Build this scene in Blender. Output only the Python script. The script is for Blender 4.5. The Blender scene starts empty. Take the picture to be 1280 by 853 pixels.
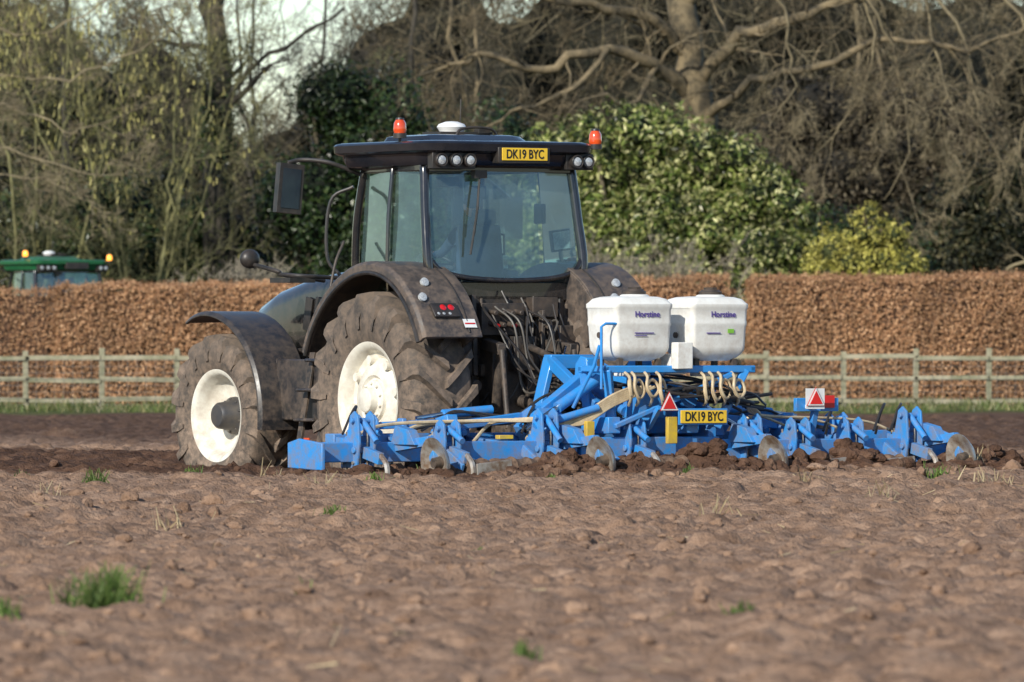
import bpy, math, random, bmesh
import numpy as np
from mathutils import Vector, Matrix, Euler
random.seed(7); rng=np.random.default_rng(7)
scene=bpy.context.scene
scene.view_settings.view_transform='Standard'; scene.view_settings.look='None'; scene.view_settings.exposure=0
R=math.radians
CAMH=1.4; FPX=10000.0
def Pw(px,py,Y): return Vector(((px-640)*Y/FPX, Y, CAMH-(py-432)*Y/FPX))
TH=R(32); CT,ST=math.cos(TH),math.sin(TH)
ORG=Vector((-0.30,80.0,0))

# ------------------------------------------------------------ materials
def newmat(name):
    m=bpy.data.materials.new(name); m.use_nodes=True
    nt=m.node_tree; nt.nodes.clear()
    out=nt.nodes.new('ShaderNodeOutputMaterial')
    return m,nt,out
def ramp(nt,stops):
    n=nt.nodes.new('ShaderNodeValToRGB'); cr=n.color_ramp
    while len(cr.elements)<len(stops): cr.elements.new(0.5)
    for e,(p,c) in zip(cr.elements,stops):
        e.position=p; e.color=(c[0],c[1],c[2],1)
    return n
def pmat(name,c1,c2=None,scale=6,rough=.5,metal=0,lo=.35,hi=.7,bump=0,bscale=40,coat=0,emis=None,estr=0,spec=.5,dust=None):
    m,nt,out=newmat(name); L=nt.links
    b=nt.nodes.new('ShaderNodeBsdfPrincipled'); L.new(b.outputs[0],out.inputs[0])
    b.inputs['Roughness'].default_value=rough; b.inputs['Metallic'].default_value=metal
    b.inputs['Coat Weight'].default_value=coat
    b.inputs['Specular IOR Level'].default_value=spec
    tc=nt.nodes.new('ShaderNodeTexCoord'); src=tc.outputs['Object']
    if c2 is None: c2=tuple(min(1,v*.7) for v in c1)
    n=nt.nodes.new('ShaderNodeTexNoise'); n.inputs['Scale'].default_value=scale; n.inputs['Detail'].default_value=4; n.inputs['Roughness'].default_value=.65
    L.new(src,n.inputs['Vector'])
    r=ramp(nt,[(lo,c1),(hi,c2)]); L.new(n.outputs[0],r.inputs[0]); col=r.outputs[0]
    if dust:
        dc,amt,z0,z1=dust
        sp=nt.nodes.new('ShaderNodeSeparateXYZ'); g=nt.nodes.new('ShaderNodeNewGeometry'); L.new(g.outputs['Position'],sp.inputs[0])
        mr=nt.nodes.new('ShaderNodeMapRange'); mr.inputs[1].default_value=z0; mr.inputs[2].default_value=z1; mr.inputs[3].default_value=1; mr.inputs[4].default_value=.12; L.new(sp.outputs[2],mr.inputs[0])
        n3=nt.nodes.new('ShaderNodeTexNoise'); n3.inputs['Scale'].default_value=9; n3.inputs['Detail'].default_value=3; n3.inputs['Roughness'].default_value=.75; L.new(src,n3.inputs['Vector'])
        m3=nt.nodes.new('ShaderNodeMapRange'); m3.inputs[1].default_value=.38; m3.inputs[2].default_value=.66; m3.inputs[4].default_value=amt; L.new(n3.outputs[0],m3.inputs[0])
        mu=nt.nodes.new('ShaderNodeMath'); mu.operation='MULTIPLY'; L.new(mr.outputs[0],mu.inputs[0]); L.new(m3.outputs[0],mu.inputs[1])
        mx=nt.nodes.new('ShaderNodeMix'); mx.data_type='RGBA'; L.new(mu.outputs[0],mx.inputs[0]); L.new(col,mx.inputs[6]); mx.inputs[7].default_value=(*dc,1); col=mx.outputs[2]
        ra=nt.nodes.new('ShaderNodeMath'); ra.operation='MULTIPLY_ADD'; ra.use_clamp=True; L.new(mu.outputs[0],ra.inputs[0]); ra.inputs[1].default_value=.6; ra.inputs[2].default_value=rough; L.new(ra.outputs[0],b.inputs['Roughness'])
    L.new(col,b.inputs['Base Color'])
    if bump:
        n2=nt.nodes.new('ShaderNodeTexNoise'); n2.inputs['Scale'].default_value=bscale; n2.inputs['Detail'].default_value=3
        L.new(src,n2.inputs['Vector'])
        bp=nt.nodes.new('ShaderNodeBump'); bp.inputs['Strength'].default_value=bump; bp.inputs['Distance'].default_value=.02
        L.new(n2.outputs[0],bp.inputs['Height']); L.new(bp.outputs[0],b.inputs['Normal'])
    if emis:
        b.inputs['Emission Color'].default_value=(*emis,1); b.inputs['Emission Strength'].default_value=estr
    return m
def leafmat(name,cols,trans=.25,rough=.5,nscale=.6,dark=.45,bright=1.15):
    m,nt,out=newmat(name); L=nt.links
    g=nt.nodes.new('ShaderNodeNewGeometry')
    k=len(cols); r=ramp(nt,[(i/(k-1)*.98+.01,c) for i,c in enumerate(cols)])
    L.new(g.outputs['Random Per Island'],r.inputs[0])
    n=nt.nodes.new('ShaderNodeTexNoise'); n.inputs['Scale'].default_value=nscale; n.inputs['Detail'].default_value=2
    L.new(g.outputs['Position'],n.inputs['Vector'])
    mr=nt.nodes.new('ShaderNodeMapRange'); mr.inputs[1].default_value=.35; mr.inputs[2].default_value=.65; mr.inputs[3].default_value=dark; mr.inputs[4].default_value=bright
    L.new(n.outputs[0],mr.inputs[0])
    mx=nt.nodes.new('ShaderNodeVectorMath'); mx.operation='SCALE'
    L.new(r.outputs[0],mx.inputs[0]); L.new(mr.outputs[0],mx.inputs['Scale'])
    b=nt.nodes.new('ShaderNodeBsdfPrincipled'); b.inputs['Roughness'].default_value=rough; b.inputs['Specular IOR Level'].default_value=.3
    L.new(mx.outputs[0],b.inputs['Base Color'])
    if trans<=0: L.new(b.outputs[0],out.inputs[0]); return m
    t=nt.nodes.new('ShaderNodeBsdfTranslucent'); L.new(mx.outputs[0],t.inputs[0])
    ms=nt.nodes.new('ShaderNodeMixShader'); ms.inputs[0].default_value=trans
    L.new(b.outputs[0],ms.inputs[1]); L.new(t.outputs[0],ms.inputs[2]); L.new(ms.outputs[0],out.inputs[0])
    return m
DU=(.23,.165,.12)
M_black=pmat('black_paint',(.010,.011,.014),(.022,.021,.021),3,.16,0,.5,.8,coat=.6,dust=(DU,.35,.6,2.4))
M_roof=pmat('roof_dark_blue_black',(.010,.011,.016),(.02,.02,.024),4,.2,0,.4,.8,coat=.25)
M_plastic=pmat('fender_plastic',(.046,.041,.041),(.085,.07,.06),2.5,.40,0,.4,.72,dust=(DU,.8,.8,3.4))
M_fend2=pmat('mudguard_plastic',(.022,.022,.026),(.042,.038,.034),3,.32,0,.4,.8,dust=(DU,.5,.2,2.2))
M_dark=pmat('dark_metal',(.030,.029,.029),(.09,.065,.05),5,.5,.2,.4,.75,dust=(DU,.6,.4,2.4))
M_rubber=pmat('tyre_rubber',(.050,.043,.038),(.13,.10,.078),3.0,.8,0,.36,.66,dust=((.29,.21,.155),.95,.3,2.3))
M_cream=pmat('cream_rim_paint',(.76,.73,.64),(.60,.54,.45),5,.4,0,.45,.8,dust=((.36,.27,.2),.7,-.1,1.6))
M_hub=pmat('hub_grey',(.06,.06,.065),(.12,.10,.08),6,.5,.3)
M_blue=pmat('blue_paint',(.022,.25,.66),(.045,.25,.56),4,.32,0,.5,.82,coat=.2,dust=(DU,.8,.1,1.2))
M_blue2=pmat('blue_paint_dusty',(.028,.245,.62),(.09,.24,.46),4,.4,0,.45,.8,dust=(DU,.95,.1,1.1))
M_steel=pmat('worn_steel',(.50,.46,.41),(.24,.155,.10),8,.38,.5,.42,.66)
M_chrome=pmat('cylinder_rod',(.7,.7,.7),(.6,.6,.6),8,.15,1)
M_mirror=pmat('mirror_dark_glass',(.04,.055,.07),(.025,.035,.05),3,.15,.4)
M_tank=pmat('white_polythene',(.80,.80,.76),(.70,.68,.63),3,.38,0,.45,.85,dust=((.42,.34,.27),.6,.9,2.2))
M_hose=pmat('cream_hose',(.62,.50,.32),(.40,.30,.19),12,.5)
M_hoseb=pmat('black_hose',(.018,.018,.018),(.05,.04,.035),8,.42)
M_hoseg=pmat('grey_hose',(.10,.09,.08),(.07,.06,.05),8,.5)
M_yel=pmat('plate_yellow',(.84,.54,.03),(.74,.46,.04),6,.35)
M_yelp=pmat('yellow_paint',(.66,.44,.03),(.42,.29,.08),8,.5)
M_txt=pmat('black_lettering',(.01,.01,.01),(.015,.015,.015),6,.6)
M_purple=pmat('purple_lettering',(.08,.05,.25),(.1,.06,.3),6,.6)
M_white=pmat('white_reflective',(.8,.8,.8),(.7,.7,.68),6,.4)
M_red=pmat('red_reflective',(.7,.02,.02),(.55,.02,.02),6,.3)
M_redl=pmat('red_lens',(.60,.01,.01),(.5,.01,.01),6,.15,coat=1)
M_orange=pmat('amber_beacon',(.62,.07,.01),(.45,.03,.01),10,.15,coat=1,emis=(1,.16,.02),estr=.10)
M_orangel=pmat('amber_beacon_lit',(.8,.25,.02),(.8,.2,.01),10,.15,coat=1,emis=(1,.4,.05),estr=2.5)
M_lens=pmat('lamp_lens',(.60,.62,.62),(.28,.29,.31),60,.12,.15,coat=1)
M_mud=pmat('muddy_roller',(.20,.125,.08),(.08,.048,.032),14,.9,0,.35,.65,bump=.6)
M_green=pmat('green_paint',(.015,.13,.05),(.02,.10,.04),4,.3,0,coat=.4)
M_seat=pmat('seat_fabric',(.03,.03,.035),(.05,.05,.05),20,.8)
M_cloth=pmat('work_jacket',(.05,.07,.12),(.03,.045,.08),12,.85)
M_skin=pmat('skin',(.5,.28,.2),(.42,.22,.15),10,.5)
M_hair=pmat('hair_brown',(.04,.025,.015),(.03,.02,.01),30,.7)
def glassmat():
    m,nt,out=newmat('tinted_glass'); L=nt.links
    t=nt.nodes.new('ShaderNodeBsdfTransparent'); t.inputs[0].default_value=(.74,.90,.88,1)
    g=nt.nodes.new('ShaderNodeBsdfGlossy'); g.inputs['Roughness'].default_value=.05; g.inputs[0].default_value=(.8,.96,1,1)
    f=nt.nodes.new('ShaderNodeLayerWeight'); f.inputs[0].default_value=.25
    n=nt.nodes.new('ShaderNodeTexNoise'); n.inputs['Scale'].default_value=3
    a=nt.nodes.new('ShaderNodeMath'); a.operation='MULTIPLY_ADD'; a.inputs[1].default_value=.24; a.inputs[2].default_value=.01
    L.new(n.outputs[0],a.inputs[0])
    ad=nt.nodes.new('ShaderNodeMath'); ad.operation='ADD'; L.new(a.outputs[0],ad.inputs[0]); L.new(f.outputs['Fresnel'],ad.inputs[1])
    d=nt.nodes.new('ShaderNodeBsdfDiffuse'); d.inputs[0].default_value=(.36,.52,.50,1)  # teal diffuse layer paints a sky-reflection haze into the panes
    m0=nt.nodes.new('ShaderNodeMixShader'); m0.inputs[0].default_value=.10; L.new(t.outputs[0],m0.inputs[1]); L.new(d.outputs[0],m0.inputs[2])
    ms=nt.nodes.new('ShaderNodeMixShader'); L.new(ad.outputs[0],ms.inputs[0]); L.new(m0.outputs[0],ms.inputs[1]); L.new(g.outputs[0],ms.inputs[2])
    L.new(ms.outputs[0],out.inputs[0]); return m
M_glass=glassmat()

# ------------------------------------------------------------ mesh helpers
def mk(name,V,F,mat,smooth=False,parent=None):
    V=np.asarray(V,dtype=np.float32); F=np.asarray(F,dtype=np.int32)
    me=bpy.data.meshes.new(name); n,k=F.shape
    me.vertices.add(len(V)); me.vertices.foreach_set('co',V.ravel())
    me.loops.add(n*k); me.loops.foreach_set('vertex_index',F.ravel())
    me.polygons.add(n); me.polygons.foreach_set('loop_start',np.arange(0,n*k,k,dtype=np.int32))
    me.polygons.foreach_set('loop_total',np.full(n,k,dtype=np.int32))
    me.polygons.foreach_set('use_smooth',np.full(n,smooth))
    me.update(calc_edges=True)
    me.materials.append(mat)
    o=bpy.data.objects.new(name,me); scene.collection.objects.link(o)
    if parent: o.parent=parent
    return o
def empty(name,loc=(0,0,0),rz=0):
    e=bpy.data.objects.new(name,None); scene.collection.objects.link(e); e.location=loc; e.rotation_euler=(0,0,rz); return e
def catmull(pts,k=6):
    P=[Vector(p) for p in pts]; P=[P[0]*2-P[1]]+P+[P[-1]*2-P[-2]]; out=[]
    for i in range(1,len(P)-2):
        a,b,c,d=P[i-1:i+3]
        for j in range(k):
            t=j/k
            out.append(.5*((2*b)+(c-a)*t+(2*a-5*b+4*c-d)*t*t+(3*b-a-3*c+d)*t**3))
    out.append(P[-2]); return out
def rrect(w,h,r,n=5):
    pts=[]
    for cx,cy,a0 in ((w/2-r,h/2-r,0),(-w/2+r,h/2-r,90),(-w/2+r,-h/2+r,180),(w/2-r,-h/2+r,270)):
        for i in range(n+1):
            a=R(a0+90*i/n); pts.append((cx+r*math.cos(a),cy+r*math.sin(a)))
    return pts
class Part:
    def __init__(s,name,mat,parent=None,bevel=0):
        s.name=name;s.mat=mat;s.parent=parent;s.bevel=bevel;s.V=[];s.F=[]
    def add(s,V,F):
        o=len(s.V); s.V+= [tuple(v) for v in V]; s.F+=[tuple(i+o for i in f) for f in F]
    def box(s,c,size,rot=(0,0,0)):
        m=Euler(rot).to_matrix(); c=Vector(c); V=[]
        for dx in(-.5,.5):
            for dy in(-.5,.5):
                for dz in(-.5,.5): V.append(c+m@Vector((dx*size[0],dy*size[1],dz*size[2])))
        s.add(V,[(0,1,3,2),(4,6,7,5),(0,4,5,1),(2,3,7,6),(0,2,6,4),(1,5,7,3)])
    def beam(s,p0,p1,w,h,up=(0,0,1)):
        p0=Vector(p0);p1=Vector(p1);d=(p1-p0).normalized();u=Vector(up)
        if abs(d.dot(u))>.98:u=Vector((0,1,0))
        x=d.cross(u).normalized();z=x.cross(d);V=[]
        for p in(p0,p1):
            for a,b in((-1,-1),(1,-1),(1,1),(-1,1)): V.append(p+x*a*w/2+z*b*h/2)
        s.add(V,[(3,2,1,0),(4,5,6,7),(0,1,5,4),(1,2,6,5),(2,3,7,6),(3,0,4,7)])
    def plate(s,c,poly,t):
        c=Vector(c); s.loft([[c+Vector((dx,a,b)) for a,b in poly] for dx in(-t/2,t/2)])
    def loft(s,rings,cap=True):
        n=len(rings[0]);V=[p for r in rings for p in r];F=[]
        for i in range(len(rings)-1):
            for j in range(n):
                a=i*n+j;b=i*n+(j+1)%n; F.append((a,b,b+n,a+n))
        if cap: F.append(tuple(range(n-1,-1,-1)));F.append(tuple((len(rings)-1)*n+j for j in range(n)))
        s.add(V,F)
    def tube(s,pts,r,n=8,spl=False,r1=None):
        if spl: pts=catmull(pts)
        pts=[Vector(p) for p in pts];rings=[];px=None
        for i,p in enumerate(pts):
            d=(pts[min(i+1,len(pts)-1)]-pts[max(i-1,0)]).normalized()
            if px is None:
                u=Vector((0,0,1)) if abs(d.z)<.9 else Vector((1,0,0)); px=d.cross(u).normalized()
            else: px=(px-d*px.dot(d)).normalized()
            q=d.cross(px); rr=r if r1 is None else r+(r1-r)*i/(len(pts)-1)
            rings.append([p+px*math.cos(2*math.pi*k/n)*rr+q*math.sin(2*math.pi*k/n)*rr for k in range(n)])
        s.loft(rings)
    def cyl(s,p0,p1,r,n=20,r1=None): s.tube([p0,p1],r,n,r1=r1)
    def lathe(s,prof,c,axis=(1,0,0),n=48,close=False):
        ax=Vector(axis).normalized();u=Vector((0,0,1)) if abs(ax.z)<.9 else Vector((1,0,0))
        x=ax.cross(u).normalized();y=ax.cross(x);c=Vector(c);m=len(prof);V=[];F=[]
        for k in range(n):
            a=2*math.pi*k/n;d=x*math.cos(a)+y*math.sin(a)
            for (t,r) in prof: V.append(c+ax*t+d*max(r,.0005))
        for k in range(n):
            k2=(k+1)%n
            for j in range(m-1+(1 if close else 0)):
                j2=(j+1)%m; F.append((k*m+j,k2*m+j,k2*m+j2,k*m+j2))
        s.add(V,F)
    def sphere(s,c,r,n=16):
        prof=[(-math.cos(math.pi*i/n),math.sin(math.pi*i/n)) for i in range(n+1)]
        o=len(s.V); s.lathe(prof,(0,0,0),(0,0,1),n*2)
        for i in range(o,len(s.V)):
            v=s.V[i]; s.V[i]=(c[0]+v[0]*r[0],c[1]+v[1]*r[1],c[2]+v[2]*r[2])
    def done(s):
        me=bpy.data.meshes.new(s.name); me.from_pydata(s.V,[],s.F); me.materials.append(s.mat)
        bm=bmesh.new(); bm.from_mesh(me); bmesh.ops.recalc_face_normals(bm,faces=bm.faces); bm.to_mesh(me); bm.free()
        me.shade_smooth(); me.set_sharp_from_angle(angle=R(38))
        o=bpy.data.objects.new(s.name,me); scene.collection.objects.link(o)
        if s.parent: o.parent=s.parent
        if s.bevel:
            b=o.modifiers.new('b','BEVEL'); b.width=s.bevel; b.segments=2; b.limit_method='ANGLE'; b.angle_limit=R(40); b.harden_normals=False
        return o
def text(name,body,size,loc,rot,mat,parent,sx=1):
    c=bpy.data.curves.new(name,'FONT'); c.body=body; c.size=size; c.align_x='CENTER'; c.align_y='CENTER'; c.offset=size*.018; c.extrude=.001
    o=bpy.data.objects.new(name,c); scene.collection.objects.link(o); o.location=loc; o.rotation_euler=rot; o.scale=(sx,1,1)
    c.materials.append(mat); o.parent=parent; return o

# ------------------------------------------------------------ noise
def vn(x,y,seed=0):
    xi=np.floor(x).astype(np.int64); yi=np.floor(y).astype(np.int64); fx=x-xi; fy=y-yi
    fx=fx*fx*(3-2*fx); fy=fy*fy*(3-2*fy)
    def h(a,b):
        v=(a*374761393+b*668265263+seed*974634777)&0x7fffffff
        v=((v^(v>>13))*1274126177)&0x7fffffff; v=v^(v>>16)
        return (v&0xffff)/65535.0
    return (h(xi,yi)*(1-fx)+h(xi+1,yi)*fx)*(1-fy)+(h(xi,yi+1)*(1-fx)+h(xi+1,yi+1)*fx)*fy
def sm(a,b,x):
    t=np.clip((x-a)/(b-a),0,1); return t*t*(3-2*t)
def rotn(x,y,s,a,seed):
    c,d=math.cos(a),math.sin(a); return vn((x*c-y*d)/s,(x*d+y*c)/s,seed)
def height(x,y):
    x=np.asarray(x,float); y=np.asarray(y,float)
    dx=x-ORG.x; dy=y-ORG.y
    lx=dx*CT+dy*ST; ly=-dx*ST+dy*CT
    h=.15*sm(58,74,y)*(1-sm(90,112,y))
    h+= .05*(vn(x/2.5,y/4,1)-.5)*2
    near=1-sm(150,164,y)
    fade=(1-sm(10,16,np.abs(x)))*near
    c=.06*(rotn(x,y,.7,.4,2)-.5)
    l1=sm(.5,.8,rotn(x,y,.26,1.1,13)); l2=sm(.45,.75,rotn(x,y,.16,.7,3)); l3=sm(.42,.7,rotn(x,y,.10,2.1,4)); l4=rotn(x,y,.07,.3,24)
    c+=.036*l1*(.3+1.2*vn(x/1.7,y/2.1,9))+.036*l2*(.4+1.0*vn(x/1.3,y/1.5,8))+.028*l3+.026*l4-.05
    hole=sm(.78,.92,rotn(x,y,.26,.2,19))*.08
    h=h+(c-hole)*fade
    h=h+.12*(rotn(x,y,.9,.3,41)-.5)*sm(95,110,y)*fade
    lane=(1-sm(1.45,1.9,np.abs(lx)))*sm(-1.9,-1.3,ly)*(1-sm(4.5,6.5,ly))
    h=h-lane*.34
    wm=(1-sm(3.5,4.3,np.abs(lx)))
    wob=.25*(vn(lx/.9,lx*0,61)-.5)
    h=h+np.exp(-((ly+3.50+wob)/.38)**2)*wm*(-.03+.28*vn(lx/.42,ly/.5,6)**1.4+.06*(rotn(lx,ly,.15,.5,62)))
    h=h+np.exp(-((ly+2.6)/.5)**2)*wm*.12*vn(lx/.3,ly/.3,7)
    return h
# ------------------------------------------------------------ ground
xs=np.concatenate([-np.geomspace(500,9,34)[:-1],np.arange(-9,9.001,.050),np.geomspace(9,500,34)[1:]])
ys=np.concatenate([np.linspace(-60,26,18),np.arange(29,100,.052),np.arange(100,172,.28),np.arange(172,260,3),np.geomspace(262,1500,14)])
X,Y=np.meshgrid(xs,ys); Z=height(X,Y)
nx,ny=len(xs),len(ys); V=np.stack([X,Y,Z],-1).reshape(-1,3)
i=np.arange(ny-1)[:,None]*nx+np.arange(nx-1)[None,:]
F=np.stack([i,i+1,i+nx+1,i+nx],-1).reshape(-1,4)
def soilmat():
    m,nt,out=newmat('ploughed_soil'); L=nt.links
    b=nt.nodes.new('ShaderNodeBsdfPrincipled'); b.inputs['Roughness'].default_value=.95; b.inputs['Specular IOR Level'].default_value=.12; L.new(b.outputs[0],out.inputs[0])
    g=nt.nodes.new('ShaderNodeNewGeometry')
    def noise(s,d=3):
        n=nt.nodes.new('ShaderNodeTexNoise'); n.inputs['Scale'].default_value=s; n.inputs['Detail'].default_value=d; n.inputs['Roughness'].default_value=.65; L.new(g.outputs['Position'],n.inputs['Vector']); return n
    def math_(op,a,b_,c=None):
        n=nt.nodes.new('ShaderNodeMath'); n.operation=op
        for i,v in enumerate((a,b_,c)):
            if v is None: continue
            if isinstance(v,(int,float)): n.inputs[i].default_value=v
            else: L.new(v,n.inputs[i])
        return n.outputs[0]
    def mixc(f,a,b_):
        n=nt.nodes.new('ShaderNodeMix'); n.data_type='RGBA'; L.new(f,n.inputs[0])
        for i,v in ((6,a),(7,b_)):
            if isinstance(v,tuple): n.inputs[i].default_value=(*v,1)
            else: L.new(v,n.inputs[i])
        return n.outputs[2]
    n1=noise(3.5,5); r1=ramp(nt,[(.3,(.165,.100,.066)),(.5,(.265,.168,.113)),(.7,(.36,.24,.168))]); L.new(n1.outputs[0],r1.inputs[0])
    r2=ramp(nt,[(.3,(.050,.027,.018)),(.55,(.105,.058,.038)),(.75,(.20,.12,.08))]); L.new(n1.outputs[0],r2.inputs[0])
    sp=nt.nodes.new('ShaderNodeSeparateXYZ'); L.new(g.outputs['Position'],sp.inputs[0])
    x,y=sp.outputs[0],sp.outputs[1]
    nz=noise(.5,4); wob=math_('MULTIPLY_ADD',nz.outputs[0],40,-20)
    bound=math_('MULTIPLY_ADD',x,-1.9,100)
    d=math_('SUBTRACT',math_('ADD',y,wob),bound)
    mr=nt.nodes.new('ShaderNodeMapRange'); mr.inputs[1].default_value=-6; mr.inputs[2].default_value=10; mr.inputs[4].default_value=.85; L.new(d,mr.inputs[0])
    lx=math_('ADD',math_('MULTIPLY',math_('SUBTRACT',x,ORG.x),CT),math_('MULTIPLY',math_('SUBTRACT',y,ORG.y),ST))
    ly=math_('ADD',math_('MULTIPLY',math_('SUBTRACT',x,ORG.x),-ST),math_('MULTIPLY',math_('SUBTRACT',y,ORG.y),CT))
    nz2=noise(1.6,2); lyw=math_('MULTIPLY_ADD',nz2.outputs[0],2.4,math_('SUBTRACT',ly,1.2))
    m1=nt.nodes.new('ShaderNodeMapRange'); m1.inputs[1].default_value=-4.9; m1.inputs[2].default_value=-4.2; L.new(lyw,m1.inputs[0])
    m3=nt.nodes.new('ShaderNodeMapRange'); m3.inputs[1].default_value=4.8; m3.inputs[2].default_value=3.9; L.new(math_('ABSOLUTE',lx,0),m3.inputs[0])
    imp=math_('MULTIPLY',m1.outputs[0],m3.outputs[0])
    dk=math_('MAXIMUM',mr.outputs[0],imp)
    c=mixc(dk,r1.outputs[0],r2.outputs[0])
    r4=ramp(nt,[(.3,(.055,.08,.02)),(.6,(.10,.12,.034)),(.8,(.18,.16,.075))]); L.new(nz2.outputs[0],r4.inputs[0])
    m4=nt.nodes.new('ShaderNodeMapRange'); m4.inputs[1].default_value=165; m4.inputs[2].default_value=169; L.new(math_('MULTIPLY_ADD',nz2.outputs[0],4,y),m4.inputs[0])
    c=mixc(m4.outputs[0],c,r4.outputs[0])
    L.new(c,b.inputs['Base Color'])
    nb=noise(26,3); bp=nt.nodes.new('ShaderNodeBump'); bp.inputs['Strength'].default_value=.9; bp.inputs['Distance'].default_value=.035; L.new(nb.outputs[0],bp.inputs['Height']); L.new(bp.outputs[0],b.inputs['Normal'])
    return m
M_soil=soilmat()
mk('ground',V,F,M_soil,True)
bm=bmesh.new(); bmesh.ops.create_icosphere(bm,subdivisions=2,radius=1); bv=np.array([v.co[:] for v in bm.verts]); bf=np.array([[v.index for v in f.verts] for f in bm.faces]); bm.free()
def clods(name,cx,cy,s,mat):
    n=len(cx); cz=height(cx,cy)
    S=s[:,None]*rng.uniform(.6,1.4,(n,3))*np.array([1,1,.75])
    a=rng.uniform(0,6.28,n); ph=rng.uniform(0,9,(n,1,3)); fr=rng.uniform(1.5,3.2,(n,1,3))
    D=1+.17*np.sin(bv[None]*fr+ph).sum(-1,keepdims=True)+rng.normal(0,.10,(n,len(bv),1))
    P=bv[None]*D*S[:,None,:]
    ca,sa=np.cos(a)[:,None],np.sin(a)[:,None]
    Px=P[...,0]*ca-P[...,1]*sa+cx[:,None]; Py=P[...,0]*sa+P[...,1]*ca+cy[:,None]; Pz=P[...,2]+cz[:,None]-.05*s[:,None]
    V=np.stack([Px,Py,Pz],-1).reshape(-1,3); F=(bf[None]+(np.arange(n)*len(bv))[:,None,None]).reshape(-1,3)
    return mk(name,V,F,mat,False)
n=4200
cy=28+58*rng.random(n)**.9; cx=rng.uniform(-1,1,n)*(cy*.072+.5)
lx_=(cx-ORG.x)*CT+(cy-80)*ST; ly_=-(cx-ORG.x)*ST+(cy-80)*CT
k=~((np.abs(lx_)<1.9)&(ly_>-2)); cx,cy=cx[k],cy[k]
s1=rng.lognormal(-3.85,.5,len(cx)).clip(.01,.07)
m=3000; a=rng.uniform(-4.1,4.1,m); b_=rng.normal(-3.6,.5,m)
cx2=ORG.x+a*CT-b_*ST; cy2=80+a*ST+b_*CT; s2=rng.lognormal(-3.45,.55,m).clip(.01,.10)
clods('soil_clods',np.concatenate([cx,cx2]),np.concatenate([cy,cy2]),np.concatenate([s1,s2]),M_soil)

# ------------------------------------------------------------ leaf helper
def nrm(a): return a/np.maximum(np.linalg.norm(a,axis=-1,keepdims=True),1e-6)
def leaves(C,N,L,W):
    n=len(C); t=nrm(np.cross(N,rng.normal(size=(n,3)))); b=np.cross(nrm(N),t)
    L=np.broadcast_to(L,(n,))[:,None]*rng.uniform(.6,1.3,(n,1)); W=np.broadcast_to(W,(n,))[:,None]*rng.uniform(.6,1.3,(n,1))
    V=np.stack([C+t*L/2,C+b*W/2+nrm(N)*W*.15,C-t*L/2,C-b*W/2+nrm(N)*W*.15],1).reshape(-1,3)
    return V,np.arange(n*4).reshape(-1,4)
def slivers(C,D,L,W):
    n=len(C); D=nrm(D); s=nrm(np.cross(D,rng.normal(size=(n,3))))
    L=L[:,None]; W=W[:,None]
    V=np.stack([C-D*L/2-s*W/2,C-D*L/2+s*W/2,C+D*L/2+s*W*.2,C+D*L/2-s*W*.2],1).reshape(-1,3)
    return V,np.arange(n*4).reshape(-1,4)
def cat(*vf):
    Vs=[];Fs=[];o=0
    for V,F in vf: Vs.append(V);Fs.append(F+o);o+=len(V)
    return np.concatenate(Vs),np.concatenate(Fs)

# grass verge and weeds
def blades(cx,cy,h,w,z=None):
    n=len(cx); z=height(cx,cy) if z is None else z
    C=np.stack([cx,cy,z+h*.45],-1); D=np.stack([rng.normal(0,.45,n),rng.normal(0,.45,n),np.ones(n)],-1)
    return slivers(C,D,h,w)
n=22000; gx=rng.uniform(-17,17,n); gy=rng.uniform(166,180,n); kk=vn(gx/1.2,gy/1.5,51)>.25; gx,gy=gx[kk],gy[kk]; n=len(gx)
V,F=blades(gx,gy,rng.uniform(.06,.26,n)*(.5+vn(gx/.8,gy/2,52)),rng.uniform(.015,.03,n))
M_grass=leafmat('grass_blades',[(.06,.10,.02),(.10,.14,.034),(.17,.18,.065),(.30,.25,.13)],0)
mk('grass_verge',V,F,M_grass)
def weed(px,py,size,nb,yl=False):
    Y=1.4*FPX/(py-432)
    for _ in range(20):
        x=(px-640)*Y/FPX; z=float(height(x,Y)); Y=(1.4-z)*FPX/(py-432)
    x=(px-640)*Y/FPX
    cx=x+rng.normal(0,size*.42,nb); cy=Y+rng.normal(0,size*.5,nb)
    return blades(cx,cy,rng.uniform(.4,1.1,nb)*size,np.full(nb,.013))
vf=[weed(130,764,.26,240),weed(110,754,.10,60),weed(372,752,.10,60),weed(415,628,.11,90),weed(30,595,.09,40),(weed(925,782,.10,40)),weed(655,815,.08,30),weed(118,605,.15,70),weed(465,602,.10,60),weed(240,622,.12,70),weed(1170,600,.13,80),weed(5,775,.10,60),weed(595,690,.05,30),weed(860,606,.07,50),weed(530,600,.10,60),weed(690,606,.05,30)]
mk('weeds',*cat(*vf),leafmat('weed_green',[(.08,.15,.03),(.15,.24,.05),(.22,.29,.08)],.35))
vf=[weed(p,q,.18,16) for p,q in((1235,600),(1250,606),(1222,590),(400,600),(340,604),(1010,616),(1100,640),(900,655),(210,660),(60,640))]
n=320; sy=rng.uniform(34,82,n); sx=rng.uniform(-1,1,n)*sy*.07; sz=height(sx,sy)+.02
vf.append(slivers(np.stack([sx,sy,sz],-1),np.stack([rng.normal(size=n),rng.normal(size=n),rng.normal(0,.25,n)],-1),rng.uniform(.06,.2,n),rng.uniform(.005,.01,n)))
mk('straw_stubble',*cat(*vf),leafmat('dry_straw',[(.35,.27,.15),(.5,.4,.24)],0))

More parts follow.
